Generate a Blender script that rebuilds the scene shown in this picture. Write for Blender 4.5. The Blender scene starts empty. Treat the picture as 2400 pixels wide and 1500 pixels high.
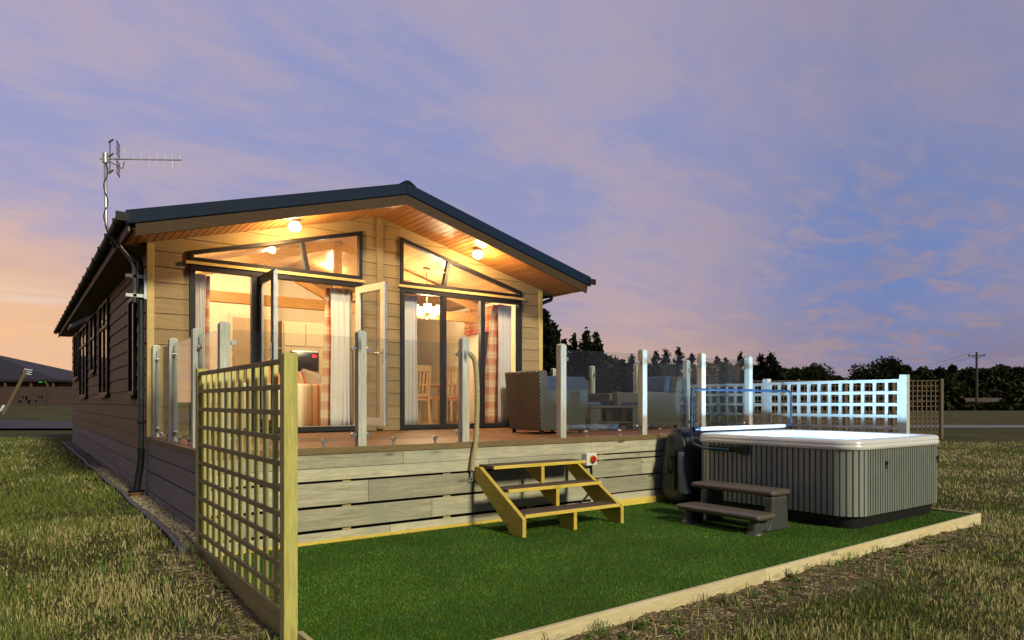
import bpy, math, random
import numpy as np
from mathutils import Vector, noise as mnoise

random.seed(7)
rng = np.random.default_rng(11)
S = bpy.context.scene
COL = S.collection
R = math.radians
PI = math.pi
CAM_H = 1.4
FWD = (math.cos(R(54)), math.sin(R(54)))
RGT = (FWD[1], -FWD[0])


def at(a, d):
    """ground position at lateral ratio a and distance d along the view"""
    return (d * (FWD[0] + a * RGT[0]), d * (FWD[1] + a * RGT[1]))


def ss(a, b, x):
    t = min(1, max(0, (x - a) / (b - a)))
    return t * t * (3 - 2 * t)


# ------------------------------------------------------------------ mesh builder
ORG = {}


class MB:
    def __init__(s):
        s.v = []
        s.f = []
        s.m = []

    def add(s, vs, fs, m=0):
        o = len(s.v)
        s.v += [tuple(p) for p in vs]
        s.f += [tuple(i + o for i in f) for f in fs]
        s.m += [m] * len(fs)
        return s

    def box(s, x0, x1, y0, y1, z0, z1, m=0, c=0.0):
        if x0 > x1: x0, x1 = x1, x0
        if y0 > y1: y0, y1 = y1, y0
        if z0 > z1: z0, z1 = z1, z0
        if c > 0:
            # chamfered box
            c = min(c, (x1 - x0) * .45, (y1 - y0) * .45, (z1 - z0) * .45)
            X = (x0, x1); Y = (y0, y1); Z = (z0, z1)
            idx = {}
            vs = []
            for i in (0, 1):
                for j in (0, 1):
                    for k in (0, 1):
                        sx, sy, sz = (1 - 2 * i) * c, (1 - 2 * j) * c, (1 - 2 * k) * c
                        idx[i, j, k, 0] = len(vs); vs.append((X[i], Y[j] + sy, Z[k] + sz))
                        idx[i, j, k, 1] = len(vs); vs.append((X[i] + sx, Y[j], Z[k] + sz))
                        idx[i, j, k, 2] = len(vs); vs.append((X[i] + sx, Y[j] + sy, Z[k]))
            fs = []
            for i in (0, 1):
                q = [idx[i, 0, 0, 0], idx[i, 1, 0, 0], idx[i, 1, 1, 0], idx[i, 0, 1, 0]]
                fs.append(q if i else q[::-1])
                q = [idx[0, i, 0, 1], idx[0, i, 1, 1], idx[1, i, 1, 1], idx[1, i, 0, 1]]
                fs.append(q if i else q[::-1])
                q = [idx[0, 0, i, 2], idx[1, 0, i, 2], idx[1, 1, i, 2], idx[0, 1, i, 2]]
                fs.append(q if i else q[::-1])
            for a in (0, 1):
                for b in (0, 1):
                    e = [(a, b, 0), (a, b, 1)]
                    q = [idx[a, b, 0, 0], idx[a, b, 0, 1], idx[a, b, 1, 1], idx[a, b, 1, 0]]
                    fs.append(q if (a + b) % 2 else q[::-1])
                    q = [idx[a, 0, b, 0], idx[a, 0, b, 2], idx[a, 1, b, 2], idx[a, 1, b, 0]]
                    fs.append(q[::-1] if (a + b) % 2 else q)
                    q = [idx[0, a, b, 1], idx[0, a, b, 2], idx[1, a, b, 2], idx[1, a, b, 1]]
                    fs.append(q if (a + b) % 2 else q[::-1])
                    for k in (0, 1):
                        t = [idx[a, b, k, 0], idx[a, b, k, 1], idx[a, b, k, 2]]
                        fs.append(t)
            return s.add(vs, fs, m)
        vs = [(x0, y0, z0), (x1, y0, z0), (x1, y1, z0), (x0, y1, z0), (x0, y0, z1), (x1, y0, z1), (x1, y1, z1), (x0, y1, z1)]
        return s.add(vs, [(3, 2, 1, 0), (4, 5, 6, 7), (0, 1, 5, 4), (1, 2, 6, 5), (2, 3, 7, 6), (3, 0, 4, 7)], m)

    def prism(s, poly, axis, a0, a1, m=0):
        """poly in the other two axes, extruded along axis from a0 to a1. axis y: poly (x,z); x: (y,z); z: (x,y)"""
        n = len(poly)
        def P(p, a):
            return (p[0], a, p[1]) if axis == 'y' else (a, p[0], p[1]) if axis == 'x' else (p[0], p[1], a)
        vs = [P(p, a0) for p in poly] + [P(p, a1) for p in poly]
        fs = [tuple(range(n)), tuple(range(2 * n - 1, n - 1, -1))]
        for i in range(n):
            j = (i + 1) % n
            fs.append((i, i + n, j + n, j))
        return s.add(vs, fs, m)

    def ring(s, outer, inner, axis, a0, a1, m=0):
        n = len(outer)
        def P(p, a):
            return (p[0], a, p[1]) if axis == 'y' else (a, p[0], p[1]) if axis == 'x' else (p[0], p[1], a)
        vs = [P(p, a) for a in (a0, a1) for q in (outer, inner) for p in q]
        fs = []
        for i in range(n):
            j = (i + 1) % n
            fs.append((i, j, n + j, n + i))
            fs.append((2 * n + i, 3 * n + i, 3 * n + j, 2 * n + j))
            fs.append((i, 2 * n + i, 2 * n + j, j))
            fs.append((n + i, n + j, 3 * n + j, 3 * n + i))
        return s.add(vs, fs, m)

    def tube(s, pts, r, n=8, m=0, cap=True):
        pts = [Vector(p) for p in pts]
        k = len(pts)
        rs = r if isinstance(r, (list, tuple)) else [r] * k
        t = (pts[1] - pts[0]).normalized()
        u = t.orthogonal().normalized()
        vs = []
        for i in range(k):
            a = pts[max(0, i - 1)]; b = pts[min(k - 1, i + 1)]
            t = (b - a).normalized()
            u = (u - t * u.dot(t)).normalized()
            w = t.cross(u)
            for j in range(n):
                q = 2 * PI * j / n
                vs.append(pts[i] + (u * math.cos(q) + w * math.sin(q)) * rs[i])
        fs = []
        for i in range(k - 1):
            for j in range(n):
                fs.append((i * n + j, i * n + (j + 1) % n, (i + 1) * n + (j + 1) % n, (i + 1) * n + j))
        if cap:
            fs.append(tuple(range(n - 1, -1, -1)))
            fs.append(tuple((k - 1) * n + j for j in range(n)))
        return s.add(vs, fs, m)

    def lathe(s, prof, n=20, o=(0, 0, 0), m=0):
        vs = []
        for r, z in prof:
            for j in range(n):
                q = 2 * PI * j / n
                vs.append((o[0] + r * math.cos(q), o[1] + r * math.sin(q), o[2] + z))
        fs = []
        for i in range(len(prof) - 1):
            for j in range(n):
                fs.append((i * n + j, i * n + (j + 1) % n, (i + 1) * n + (j + 1) % n, (i + 1) * n + j))
        fs.append(tuple(range(n - 1, -1, -1)))
        fs.append(tuple((len(prof) - 1) * n + j for j in range(n)))
        return s.add(vs, fs, m)

    def loft(s, rings, m=0, cap0=True, cap1=True):
        n = len(rings[0])
        vs = [p for r in rings for p in r]
        fs = []
        for i in range(len(rings) - 1):
            for j in range(n):
                fs.append((i * n + j, i * n + (j + 1) % n, (i + 1) * n + (j + 1) % n, (i + 1) * n + j))
        if cap0: fs.append(tuple(range(n - 1, -1, -1)))
        if cap1: fs.append(tuple((len(rings) - 1) * n + j for j in range(n)))
        return s.add(vs, fs, m)

    def build(s, name, mat, parent=None, smooth=False, bevel=0, org=None, sub=0):
        if parent is not None:
            org = ORG[parent.name]
        if org is None:
            org = (0, 0, 0)
        me = bpy.data.meshes.new(name)
        me.from_pydata([(p[0] - org[0], p[1] - org[1], p[2] - org[2]) for p in s.v], [], s.f)
        for mt in (mat if isinstance(mat, (list, tuple)) else [mat]):
            me.materials.append(mt)
        if any(s.m):
            me.polygons.foreach_set('material_index', s.m)
        me.validate()
        me.update()
        import bmesh
        bm = bmesh.new(); bm.from_mesh(me)
        bmesh.ops.recalc_face_normals(bm, faces=bm.faces)
        bm.to_mesh(me); bm.free()
        o = bpy.data.objects.new(name, me)
        COL.objects.link(o)
        if parent is not None:
            o.parent = parent
        else:
            o.location = org
        ORG[o.name] = org
        if smooth:
            me.polygons.foreach_set('use_smooth', [True] * len(me.polygons))
            if smooth is not True:
                md = o.modifiers.new('es', 'EDGE_SPLIT'); md.split_angle = R(smooth)
        if bevel:
            md = o.modifiers.new('bv', 'BEVEL'); md.width = bevel; md.segments = 2; md.limit_method = 'ANGLE'; md.angle_limit = R(40)
        if sub:
            md = o.modifiers.new('sd', 'SUBSURF'); md.levels = sub; md.render_levels = sub
        return o


def tag(o, label=None, cat=None, group=None, kind=None):
    if label: o['label'] = label
    if cat: o['category'] = cat
    if group: o['group'] = group
    if kind: o['kind'] = kind
    return o


def thing(name, loc, label, cat, group=None):
    o = bpy.data.objects.new(name, None)
    COL.objects.link(o)
    o.location = loc
    o.empty_display_size = .1
    ORG[o.name] = tuple(loc)
    return tag(o, label, cat, group)


def copy_tree(o, parent=None):
    c = o.copy()
    COL.objects.link(c)
    c.parent = parent
    for ch in list(o.children):
        copy_tree(ch, c)
    return c


def np_mesh(name, verts, loops_per, mat, kind=None, col=None, parent=None):
    """verts (n*loops_per,3): independent polygons"""
    me = bpy.data.meshes.new(name)
    nv = len(verts); nf = nv // loops_per
    me.vertices.add(nv)
    me.vertices.foreach_set('co', np.ascontiguousarray(verts, dtype=np.float32).ravel())
    me.loops.add(nv)
    me.loops.foreach_set('vertex_index', np.arange(nv, dtype=np.int32))
    me.polygons.add(nf)
    me.polygons.foreach_set('loop_start', np.arange(0, nv, loops_per, dtype=np.int32))
    me.polygons.foreach_set('loop_total', np.full(nf, loops_per, dtype=np.int32))
    if col is not None:
        at_ = me.color_attributes.new('col', 'FLOAT_COLOR', 'POINT')
        at_.data.foreach_set('color', np.ascontiguousarray(col, dtype=np.float32).ravel())
    me.materials.append(mat)
    me.update(calc_edges=True)
    o = bpy.data.objects.new(name, me)
    COL.objects.link(o)
    if kind: o['kind'] = kind
    if parent is not None: o.parent = parent
    return o


# ------------------------------------------------------------------ materials
def newmat(name):
    m = bpy.data.materials.new(name)
    m.use_nodes = True
    nt = m.node_tree
    nt.nodes.clear()
    out = nt.nodes.new('ShaderNodeOutputMaterial')
    return m, nt, out


def N(nt, t, **kw):
    n = nt.nodes.new('ShaderNode' + t)
    for k, v in kw.items():
        if k.startswith('i_'):
            key = k[2:]
            key = int(key) if key.isdigit() else key.replace('_', ' ')
            n.inputs[key].default_value = v
        else:
            setattr(n, k, v)
    return n


def L(nt, a, b):
    nt.links.new(a, b)


def math_(nt, op, a, b=None, clamp=False):
    n = nt.nodes.new('ShaderNodeMath'); n.operation = op; n.use_clamp = clamp
    for i, x in enumerate((a, b)):
        if x is None: continue
        if isinstance(x, (int, float)): n.inputs[i].default_value = x
        else: L(nt, x, n.inputs[i])
    return n.outputs[0]


def mix(nt, fac, a, b, blend='MIX'):
    n = nt.nodes.new('ShaderNodeMix'); n.data_type = 'RGBA'; n.blend_type = blend; n.clamp_factor = True
    for i, x in ((0, fac), (6, a), (7, b)):
        if isinstance(x, (int, float)): n.inputs[i].default_value = x
        elif isinstance(x, tuple): n.inputs[i].default_value = (x[0], x[1], x[2], 1)
        else: L(nt, x, n.inputs[i])
    return n.outputs[2]


def ramp(nt, fac, stops, interp='LINEAR'):
    n = nt.nodes.new('ShaderNodeValToRGB')
    cr = n.color_ramp; cr.interpolation = interp
    while len(cr.elements) < len(stops): cr.elements.new(.5)
    for e, (p, c) in zip(cr.elements, stops):
        e.position = p
        e.color = (c[0], c[1], c[2], 1) if isinstance(c, tuple) else (c, c, c, 1)
    L(nt, fac, n.inputs[0])
    return n.outputs[0]


def coords(nt, scale=(1, 1, 1), rot=(0, 0, 0), kind='Object', loc=(0, 0, 0)):
    tc = N(nt, 'TexCoord')
    mp = N(nt, 'Mapping')
    mp.inputs['Scale'].default_value = scale
    mp.inputs['Rotation'].default_value = rot
    mp.inputs['Location'].default_value = loc
    L(nt, tc.outputs[kind], mp.inputs[0])
    return mp.outputs[0]


def noise_(nt, vec, scale, detail=4, rough=.55, dist=0):
    n = N(nt, 'TexNoise')
    n.inputs['Scale'].default_value = scale
    n.inputs['Detail'].default_value = detail
    n.inputs['Roughness'].default_value = rough
    n.inputs['Distortion'].default_value = dist
    if vec is not None: L(nt, vec, n.inputs['Vector'])
    return n.outputs['Fac']


def bsdf(nt, out, color, rough=.6, metal=0, bump=None, bstr=.2, bdist=.01, spec=.5, **kw):
    b = N(nt, 'BsdfPrincipled')
    for key, x in (('Base Color', color), ('Roughness', rough), ('Metallic', metal), ('Specular IOR Level', spec)):
        if isinstance(x, (int, float)): b.inputs[key].default_value = x
        elif isinstance(x, tuple): b.inputs[key].default_value = (x[0], x[1], x[2], 1)
        else: L(nt, x, b.inputs[key])
    for k, v in kw.items():
        b.inputs[k.replace('_', ' ')].default_value = v
    if bump is not None:
        bn = N(nt, 'Bump'); bn.inputs['Strength'].default_value = bstr; bn.inputs['Distance'].default_value = bdist
        L(nt, bump, bn.inputs['Height']); L(nt, bn.outputs[0], b.inputs['Normal'])
    L(nt, b.outputs[0], out.inputs[0])
    return b


def wood(name, c1, c2, axis='x', rough=.65, fine=14, island=.25, knots=.6, stain=None, stain_amt=.5, bstr=.35):
    m, nt, out = newmat(name)
    a = {'x': 0, 'y': 1, 'z': 2}[axis]
    sc = [fine] * 3; sc[a] = .9
    geo = N(nt, 'NewGeometry')
    rnd = geo.outputs['Random Per Island']
    v = coords(nt, tuple(sc))
    off = N(nt, 'VectorMath', operation='ADD')
    cmb = N(nt, 'CombineXYZ')
    k = math_(nt, 'MULTIPLY', rnd, 37.0)
    for i in range(3): L(nt, k, cmb.inputs[i])
    L(nt, v, off.inputs[0]); L(nt, cmb.outputs[0], off.inputs[1])
    g = noise_(nt, off.outputs[0], 1.6, 8, .62, .8)
    g2 = noise_(nt, off.outputs[0], 9, 3, .6)
    col = ramp(nt, g, [(.28, c1), (.68, c2)])
    col = mix(nt, .35, col, ramp(nt, g2, [(.3, tuple(x * .62 for x in c1)), (.7, tuple(min(1, x * 1.25) for x in c2))]))
    if knots:
        ks = [5.5] * 3; ks[a] = 1.8
        kv = coords(nt, tuple(ks))
        o2 = N(nt, 'VectorMath', operation='ADD'); L(nt, kv, o2.inputs[0]); L(nt, cmb.outputs[0], o2.inputs[1])
        vo = N(nt, 'TexVoronoi'); vo.inputs['Scale'].default_value = 1.0
        L(nt, o2.outputs[0], vo.inputs['Vector'])
        kk = ramp(nt, vo.outputs['Distance'], [(.06, 1.0), (.17, 0.0)])
        col = mix(nt, math_(nt, 'MULTIPLY', kk, knots), col, tuple(x * .35 for x in c1))
    if stain:
        sv = noise_(nt, coords(nt, (1, 1, 1)), 1.7, 5, .65)
        col = mix(nt, math_(nt, 'MULTIPLY', ramp(nt, sv, [(.42, 0.0), (.68, 1.0)]), stain_amt), col, stain)
    br = math_(nt, 'ADD', math_(nt, 'MULTIPLY', rnd, island), 1 - island / 2)
    hs = N(nt, 'HueSaturation'); L(nt, br, hs.inputs['Value']); L(nt, col, hs.inputs['Color'])
    bsdf(nt, out, hs.outputs[0], rough, bump=math_(nt, 'ADD', g, g2), bstr=bstr, bdist=.004, spec=.3)
    return m


def plain(name, c, rough=.5, metal=0, var=.18, nscale=9, bstr=.12, spec=.5, bdist=.003):
    m, nt, out = newmat(name)
    v = coords(nt)
    n = noise_(nt, v, nscale, 6, .6)
    col = mix(nt, ramp(nt, n, [(.3, 0.0), (.7, 1.0)]), tuple(x * (1 - var) for x in c), tuple(min(1, x * (1 + var)) for x in c))
    n2 = noise_(nt, v, nscale * 12, 3, .6)
    rg = math_(nt, 'ADD', math_(nt, 'MULTIPLY', n, .2), rough - .1)
    bsdf(nt, out, col, rg, metal, bump=n2, bstr=bstr, bdist=bdist, spec=spec)
    return m


def emit(name, c, s):
    m, nt, out = newmat(name)
    e = N(nt, 'Emission'); e.inputs[0].default_value = (*c, 1); e.inputs[1].default_value = s
    L(nt, e.outputs[0], out.inputs[0])
    return m


def schlick(nt, f0=.04, k=1.0):
    lw = N(nt, 'LayerWeight'); lw.inputs['Blend'].default_value = .5
    p = math_(nt, 'POWER', lw.outputs['Facing'], 5.0)
    return math_(nt, 'ADD', math_(nt, 'MULTIPLY', p, (1 - f0) * k), f0, True)


def glass(name, tint=(.93, .95, .95), ior=1.45, dirt=.03):
    m, nt, out = newmat(name)
    fr = schlick(nt)
    tr = N(nt, 'BsdfTransparent'); tr.inputs[0].default_value = (*tint, 1)
    gl = N(nt, 'BsdfGlossy'); gl.inputs['Roughness'].default_value = .01
    df = N(nt, 'BsdfDiffuse'); df.inputs[0].default_value = (.6, .6, .6, 1)
    a = N(nt, 'MixShader'); L(nt, fr, a.inputs[0]); L(nt, tr.outputs[0], a.inputs[1]); L(nt, gl.outputs[0], a.inputs[2])
    b = N(nt, 'MixShader')
    n = noise_(nt, coords(nt), 3, 5, .6)
    L(nt, math_(nt, 'MULTIPLY', n, dirt), b.inputs[0]); L(nt, a.outputs[0], b.inputs[1]); L(nt, df.outputs[0], b.inputs[2])
    L(nt, b.outputs[0], out.inputs[0])
    return m


def vcol(name, rough=.7, sub=0.0, spec=.2, trans=.25):
    m, nt, out = newmat(name)
    a = N(nt, 'Attribute', attribute_name='col')
    d = N(nt, 'BsdfDiffuse'); L(nt, a.outputs[0], d.inputs[0])
    t = N(nt, 'BsdfTranslucent'); L(nt, a.outputs[0], t.inputs[0])
    mx = N(nt, 'MixShader'); mx.inputs[0].default_value = trans
    L(nt, d.outputs[0], mx.inputs[1]); L(nt, t.outputs[0], mx.inputs[2]); L(nt, mx.outputs[0], out.inputs[0])
    return m


def plaid(name, ax, colors, per=.36, vper=.36):
    """tartan woven along axis ax (0 x, 1 y) and z"""
    m, nt, out = newmat(name)
    tc = N(nt, 'TexCoord'); sp = N(nt, 'SeparateXYZ'); L(nt, tc.outputs['Object'], sp.inputs[0])
    base, red, dark, cream = colors

    def bands(x, p, stops):
        f = math_(nt, 'FRACT', math_(nt, 'DIVIDE', x, p))
        return ramp(nt, f, stops, 'CONSTANT')
    st = [(0, base), (.10, red), (.34, dark), (.42, red), (.60, cream), (.74, base), (.86, cream)]
    h = bands(sp.outputs[ax], per, st)
    v = bands(sp.outputs[2], vper, st)
    wv = noise_(nt, coords(nt, (160, 160, 160)), 1, 2)
    col = mix(nt, .5, h, v)
    bsdf(nt, out, col, .9, bump=wv, bstr=.3, bdist=.002, spec=.1)
    return m


def stripes(name, ax, stops, per):
    m, nt, out = newmat(name)
    tc = N(nt, 'TexCoord'); sp = N(nt, 'SeparateXYZ'); L(nt, tc.outputs['Object'], sp.inputs[0])
    f = math_(nt, 'FRACT', math_(nt, 'DIVIDE', sp.outputs[ax], per))
    col = ramp(nt, f, stops, 'CONSTANT')
    wv = noise_(nt, coords(nt, (180, 180, 180)), 1, 2)
    bsdf(nt, out, col, .9, bump=wv, bstr=.3, bdist=.002, spec=.1)
    return m


def wicker(name, c1, c2, per=.022):
    m, nt, out = newmat(name)
    tc = N(nt, 'TexCoord'); sp = N(nt, 'SeparateXYZ'); L(nt, tc.outputs['Object'], sp.inputs[0])
    k = 2 * PI / per
    hz = math_(nt, 'ADD', sp.outputs[0], sp.outputs[1])
    a = math_(nt, 'SINE', math_(nt, 'MULTIPLY', hz, k * .75))
    b = math_(nt, 'SINE', math_(nt, 'MULTIPLY', sp.outputs[2], k))
    w = math_(nt, 'MULTIPLY', a, b)
    w = math_(nt, 'ADD', math_(nt, 'MULTIPLY', w, .5), .5)
    n = noise_(nt, coords(nt), 30, 3)
    col = mix(nt, w, c1, c2)
    col = mix(nt, .3, col, mix(nt, n, c1, c2))
    bsdf(nt, out, col, .5, bump=w, bstr=.8, bdist=.008)
    return m


M = {}
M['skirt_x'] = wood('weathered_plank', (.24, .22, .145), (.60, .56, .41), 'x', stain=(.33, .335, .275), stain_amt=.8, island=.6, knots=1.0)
M['skirt_y'] = wood('weathered_plank_shaded', (.15, .13, .115), (.27, .245, .215), 'y', stain=(.20, .185, .18), island=.25)  # same planks as the front, with the side's dimness put into the colour
M['post_grey'] = wood('weathered_post', (.28, .29, .255), (.66, .66, .58), 'z', island=.15, stain=(.40, .42, .36), stain_amt=.7, knots=1.0, bstr=.6)
M['yellow_x'] = wood('new_yellow_timber', (.60, .42, .05), (.82, .62, .13), 'x', knots=.5)
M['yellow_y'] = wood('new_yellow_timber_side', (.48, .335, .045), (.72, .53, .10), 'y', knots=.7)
M['treated_y'] = wood('treated_rail_dim', (.20, .165, .055), (.36, .30, .11), 'y', knots=.5, island=.3)  # trellis timber darkened for rails: their unlit faces are in the colour
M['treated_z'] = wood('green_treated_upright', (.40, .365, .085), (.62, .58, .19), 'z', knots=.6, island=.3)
M['slat'] = wood('treated_slat_lit', (.52, .475, .12), (.76, .70, .27), 'z', knots=.5, island=.3)  # lighter copy of the trellis timber: lit slat edges painted in
M['brown_trellis'] = wood('brown_treated_timber', (.12, .08, .05), (.20, .14, .09), 'z', knots=.3)
M['edging'] = wood('pale_sawn_board', (.55, .46, .27), (.74, .65, .42), 'x', knots=.7, stain=(.60, .42, .15), stain_amt=.35)
M['deck'] = wood('brown_decking', (.17, .068, .026), (.28, .125, .052), 'x', rough=.5, knots=.2, island=.25)
M['fascia_deck'] = wood('deck_fascia_board', (.15, .105, .05), (.24, .17, .085), 'x', knots=.2)
M['tread'] = wood('brown_tread_strip', (.06, .038, .028), (.13, .085, .065), 'x', knots=0, island=.3)
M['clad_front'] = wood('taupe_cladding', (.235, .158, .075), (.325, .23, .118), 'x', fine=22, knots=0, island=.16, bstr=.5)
M['clad_side'] = wood('taupe_cladding_shaded', (.15, .098, .046), (.21, .14, .07), 'y', fine=22, knots=0, island=.14, bstr=.5)  # same taupe boards darkened: the side's weaker light is in the colour
M['trim'] = plain('ochre_trim', (.52, .38, .13), .55, var=.12)
M['barge'] = wood('bargeboard_wood', (.042, .019, .005), (.068, .033, .009), 'x', fine=20, knots=0)
M['soffit'] = wood('soffit_plank', (.22, .085, .026), (.34, .145, .05), 'y', fine=18, knots=.1, island=.3, rough=.32)
M['ceiling'] = wood('pine_ceiling', (.42, .24, .10), (.56, .34, .16), 'y', fine=14, knots=.3, island=.25, rough=.45)
M['beam'] = wood('pine_beam', (.46, .26, .09), (.60, .36, .14), 'x', fine=9, knots=.5, island=.3)
M['oak'] = wood('honey_oak', (.40, .24, .09), (.55, .35, .15), 'z', fine=12, knots=.1)
M['roofblue'] = plain('blue_grey_roof_trim', (.004, .013, .036), .6, var=.12, spec=.15)
M['roof'] = plain('dark_roof_tile', (.04, .045, .055), .6, var=.25, nscale=5)
M['black_pl'] = plain('black_plastic', (.012, .013, .015), .55, var=.2, spec=.2)
M['pipe'] = plain('black_downpipe', (.025, .032, .036), .38, var=.2)
M['terracotta'] = plain('clay_collar', (.32, .16, .07), .8)
M['anthracite'] = plain('anthracite_frame', (.014, .013, .017), .45, var=.2, spec=.25)
M['white_pvc'] = plain('white_frame', (.72, .70, .66), .35, var=.05)
M['glass'] = glass('balustrade_glass', (.90, .93, .93), dirt=.014)
M['glass_edge'] = plain('polished_glass_edge', (.22, .42, .44), .2, var=.1)
M['pane'] = glass('window_glass', (.95, .95, .95), dirt=.02)
M['dark_pane'] = plain('dark_window_glass', (.02, .022, .025), .08, var=.1, bstr=0)
M['steel'] = plain('brushed_steel', (.62, .62, .62), .3, metal=1, var=.08)
M['galv'] = plain('galvanised_metal', (.55, .57, .60), .45, metal=.8, var=.15)
M['whitemetal'] = plain('pale_bracket_metal', (.62, .66, .68), .5, metal=.1, var=.12)
M['wall_in'] = plain('cream_interior_wall', (.80, .72, .56), .8, var=.03, nscale=2)
M['floor_in'] = wood('interior_floor', (.30, .18, .09), (.42, .27, .14), 'y', fine=10)
M['cab_cream'] = plain('cream_cabinet', (.72, .64, .47), .5, var=.04)
M['door_beige'] = wood('beige_interior_door', (.46, .36, .22), (.55, .44, .28), 'z', knots=0)
M['fridge'] = plain('grey_fridge', (.30, .29, .26), .4, var=.06)
M['lining'] = plain('pale_curtain_lining', (.70, .66, .64), .9, var=.06, nscale=3)
M['plaid_x'] = plaid('red_plaid_curtain', 0, ((.66, .46, .26), (.56, .19, .10), (.40, .12, .09), (.72, .60, .42)), .22, .26)
M['plaid_y'] = plaid('red_plaid_blind', 1, ((.55, .28, .12), (.52, .09, .04), (.30, .06, .06), (.66, .45, .25)), .34, .26)
M['sofa'] = stripes('striped_sofa_fabric', 0, [(0, (.72, .64, .48)), (.22, (.64, .27, .15)), (.30, (.74, .66, .52)), (.47, (.70, .52, .34)), (.52, (.62, .18, .09)), (.61, (.74, .66, .50)), (.80, (.66, .58, .36)), (.90, (.68, .44, .28)), (.94, (.74, .66, .5))], .36)
M['cush_a'] = stripes('striped_cushion', 0, [(0, (.68, .56, .42)), (.3, (.60, .14, .05)), (.5, (.66, .40, .22)), (.7, (.62, .10, .04)), (.85, (.7, .6, .45))], .12)
M['cush_b'] = plain('orange_cushion', (.62, .20, .06), .9)
M['blue_cush'] = plain('navy_cushion', (.030, .050, .11), .85, var=.2, nscale=14)
M['wicker'] = wicker('brown_wicker', (.016, .013, .010), (.13, .115, .10), .05)
M['shade'] = emit('lit_glass_shade', (1, .80, .48), 9)
M['bulb'] = emit('glowing_lamp', (1, .78, .42), 60)
M['downl'] = emit('lit_downlight', (1, .80, .50), 25)
M['brass'] = plain('bronze_fitting', (.30, .20, .10), .4, metal=.9)
M['red_led'] = emit('red_display', (1, .03, .04), 3.5)
M['green_glow'] = emit('green_lit_window', (.06, 1, .10), 1.2)
M['oven'] = plain('black_oven_glass', (.02, .015, .014), .12, var=.1, bstr=0)
M['red_pl'] = plain('red_switch_plastic', (.55, .03, .02), .4)
M['yellow_pl'] = plain('yellow_switch_plastic', (.62, .40, .03), .4)
M['white_pl'] = plain('white_switch_box', (.74, .74, .72), .4, var=.04)
M['rope'] = plain('hemp_rope', (.42, .36, .20), .9, var=.2, nscale=40, bstr=.5)
M['tubcab'] = plain('grey_tub_panel', (.205, .225, .205), .30, var=.08, nscale=4)
M['tubcorner'] = plain('highlit_tub_corner', (.36, .385, .355), .30, metal=.3, var=.06, nscale=3, bstr=.02)  # cabinet grey lightened so the corner highlight sits in the colour
M['acrylic'] = plain('pearl_acrylic', (.66, .67, .66), .22, var=.05, nscale=2, bstr=.03)
M['base_black'] = plain('black_tub_base', (.010, .010, .011), .6)
M['vinyl'] = plain('black_vinyl_cover', (.018, .026, .029), .38, var=.25, nscale=6, bstr=.3)
M['vinyl_grey'] = plain('grey_vinyl_panel', (.16, .19, .20), .5, var=.1)
M['stepbrown'] = plain('brown_plastic_tread', (.105, .088, .070), .4, var=.12, nscale=30)
M['stepdark'] = plain('dark_grey_plastic', (.060, .062, .062), .42, var=.15)
M['lifter'] = plain('dark_blue_tube', (.012, .034, .075), .3)
M['whitetube'] = plain('white_roller_tube', (.75, .77, .80), .35)
M['led'] = emit('underwater_lamp', (.55, .82, 1), 40)
M['bark'] = plain('dark_bark', (.03, .024, .02), .9, var=.3)
M['leaf'] = vcol('foliage', trans=.1)
M['grass'] = vcol('grass_blade', trans=.3)
M['turfblade'] = vcol('turf_blade', trans=.15)
M['stone'] = vcol('gravel_stone', trans=0)
M['edgestrip'] = plain('grey_edging_strip', (.13, .12, .125), .7, var=.25)
M['polewood'] = plain('dark_pole_wood', (.05, .04, .04), .85)
M['farbrown'] = wood('dark_fence_board', (.045, .031, .030), (.075, .053, .050), 'x', knots=0)
M['farwall'] = plain('dusky_building_wall', (.085, .045, .018), .8, var=.25, nscale=2)
M['farroof'] = plain('dusky_slate_roof', (.016, .013, .016), .7, var=.2, nscale=2)
M['road'] = plain('dark_asphalt', (.026, .024, .032), .9, var=.2, nscale=3)
M['track'] = plain('pale_track', (.15, .14, .16), .9, var=.2, nscale=2)


# ------------------------------------------------------------------ world, sun, camera
W = bpy.data.worlds.new('World')
S.world = W
W.use_nodes = True
nt = W.node_tree
nt.nodes.clear()
wo = nt.nodes.new('ShaderNodeOutputWorld')
bg = nt.nodes.new('ShaderNodeBackground')
tc = N(nt, 'TexCoord'); sp = N(nt, 'SeparateXYZ'); L(nt, tc.outputs['Generated'], sp.inputs[0])
X, Y, Z = sp.outputs
# azimuth measure towards the sunset (left edge of the picture, straight down +Y and a little left)
sd = (-.42, .907)
az = math_(nt, 'ADD', math_(nt, 'MULTIPLY', X, sd[0]), math_(nt, 'MULTIPLY', Y, sd[1]))
azr = ramp(nt, az, [(.02, 0.0), (.33, .50), (.62, .55), (.86, .78), (1.0, 1.0)])
el = math_(nt, 'MAXIMUM', Z, 0.0)
# cloud plane coordinates
den = math_(nt, 'ADD', el, .16)
cx = math_(nt, 'DIVIDE', X, den); cy = math_(nt, 'DIVIDE', Y, den)
cv = N(nt, 'CombineXYZ'); L(nt, cx, cv.inputs[0]); L(nt, cy, cv.inputs[1])
mp = N(nt, 'Mapping'); mp.inputs['Rotation'].default_value = (0, 0, R(-62)); mp.inputs['Scale'].default_value = (.62, 1.0, 1); mp.inputs['Location'].default_value = (4.3, 2.2, 0)
L(nt, cv.outputs[0], mp.inputs[0])
cl = noise_(nt, mp.outputs[0], 1.7, 8, .60, .5)
cl2 = noise_(nt, mp.outputs[0], 6.5, 7, .64, .5)
cmix = math_(nt, 'ADD', math_(nt, 'MULTIPLY', cl, .72), math_(nt, 'MULTIPLY', cl2, .28))
cloud = ramp(nt, cmix, [(.40, 0.0), (.62, 1.0)], 'EASE')
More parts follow.
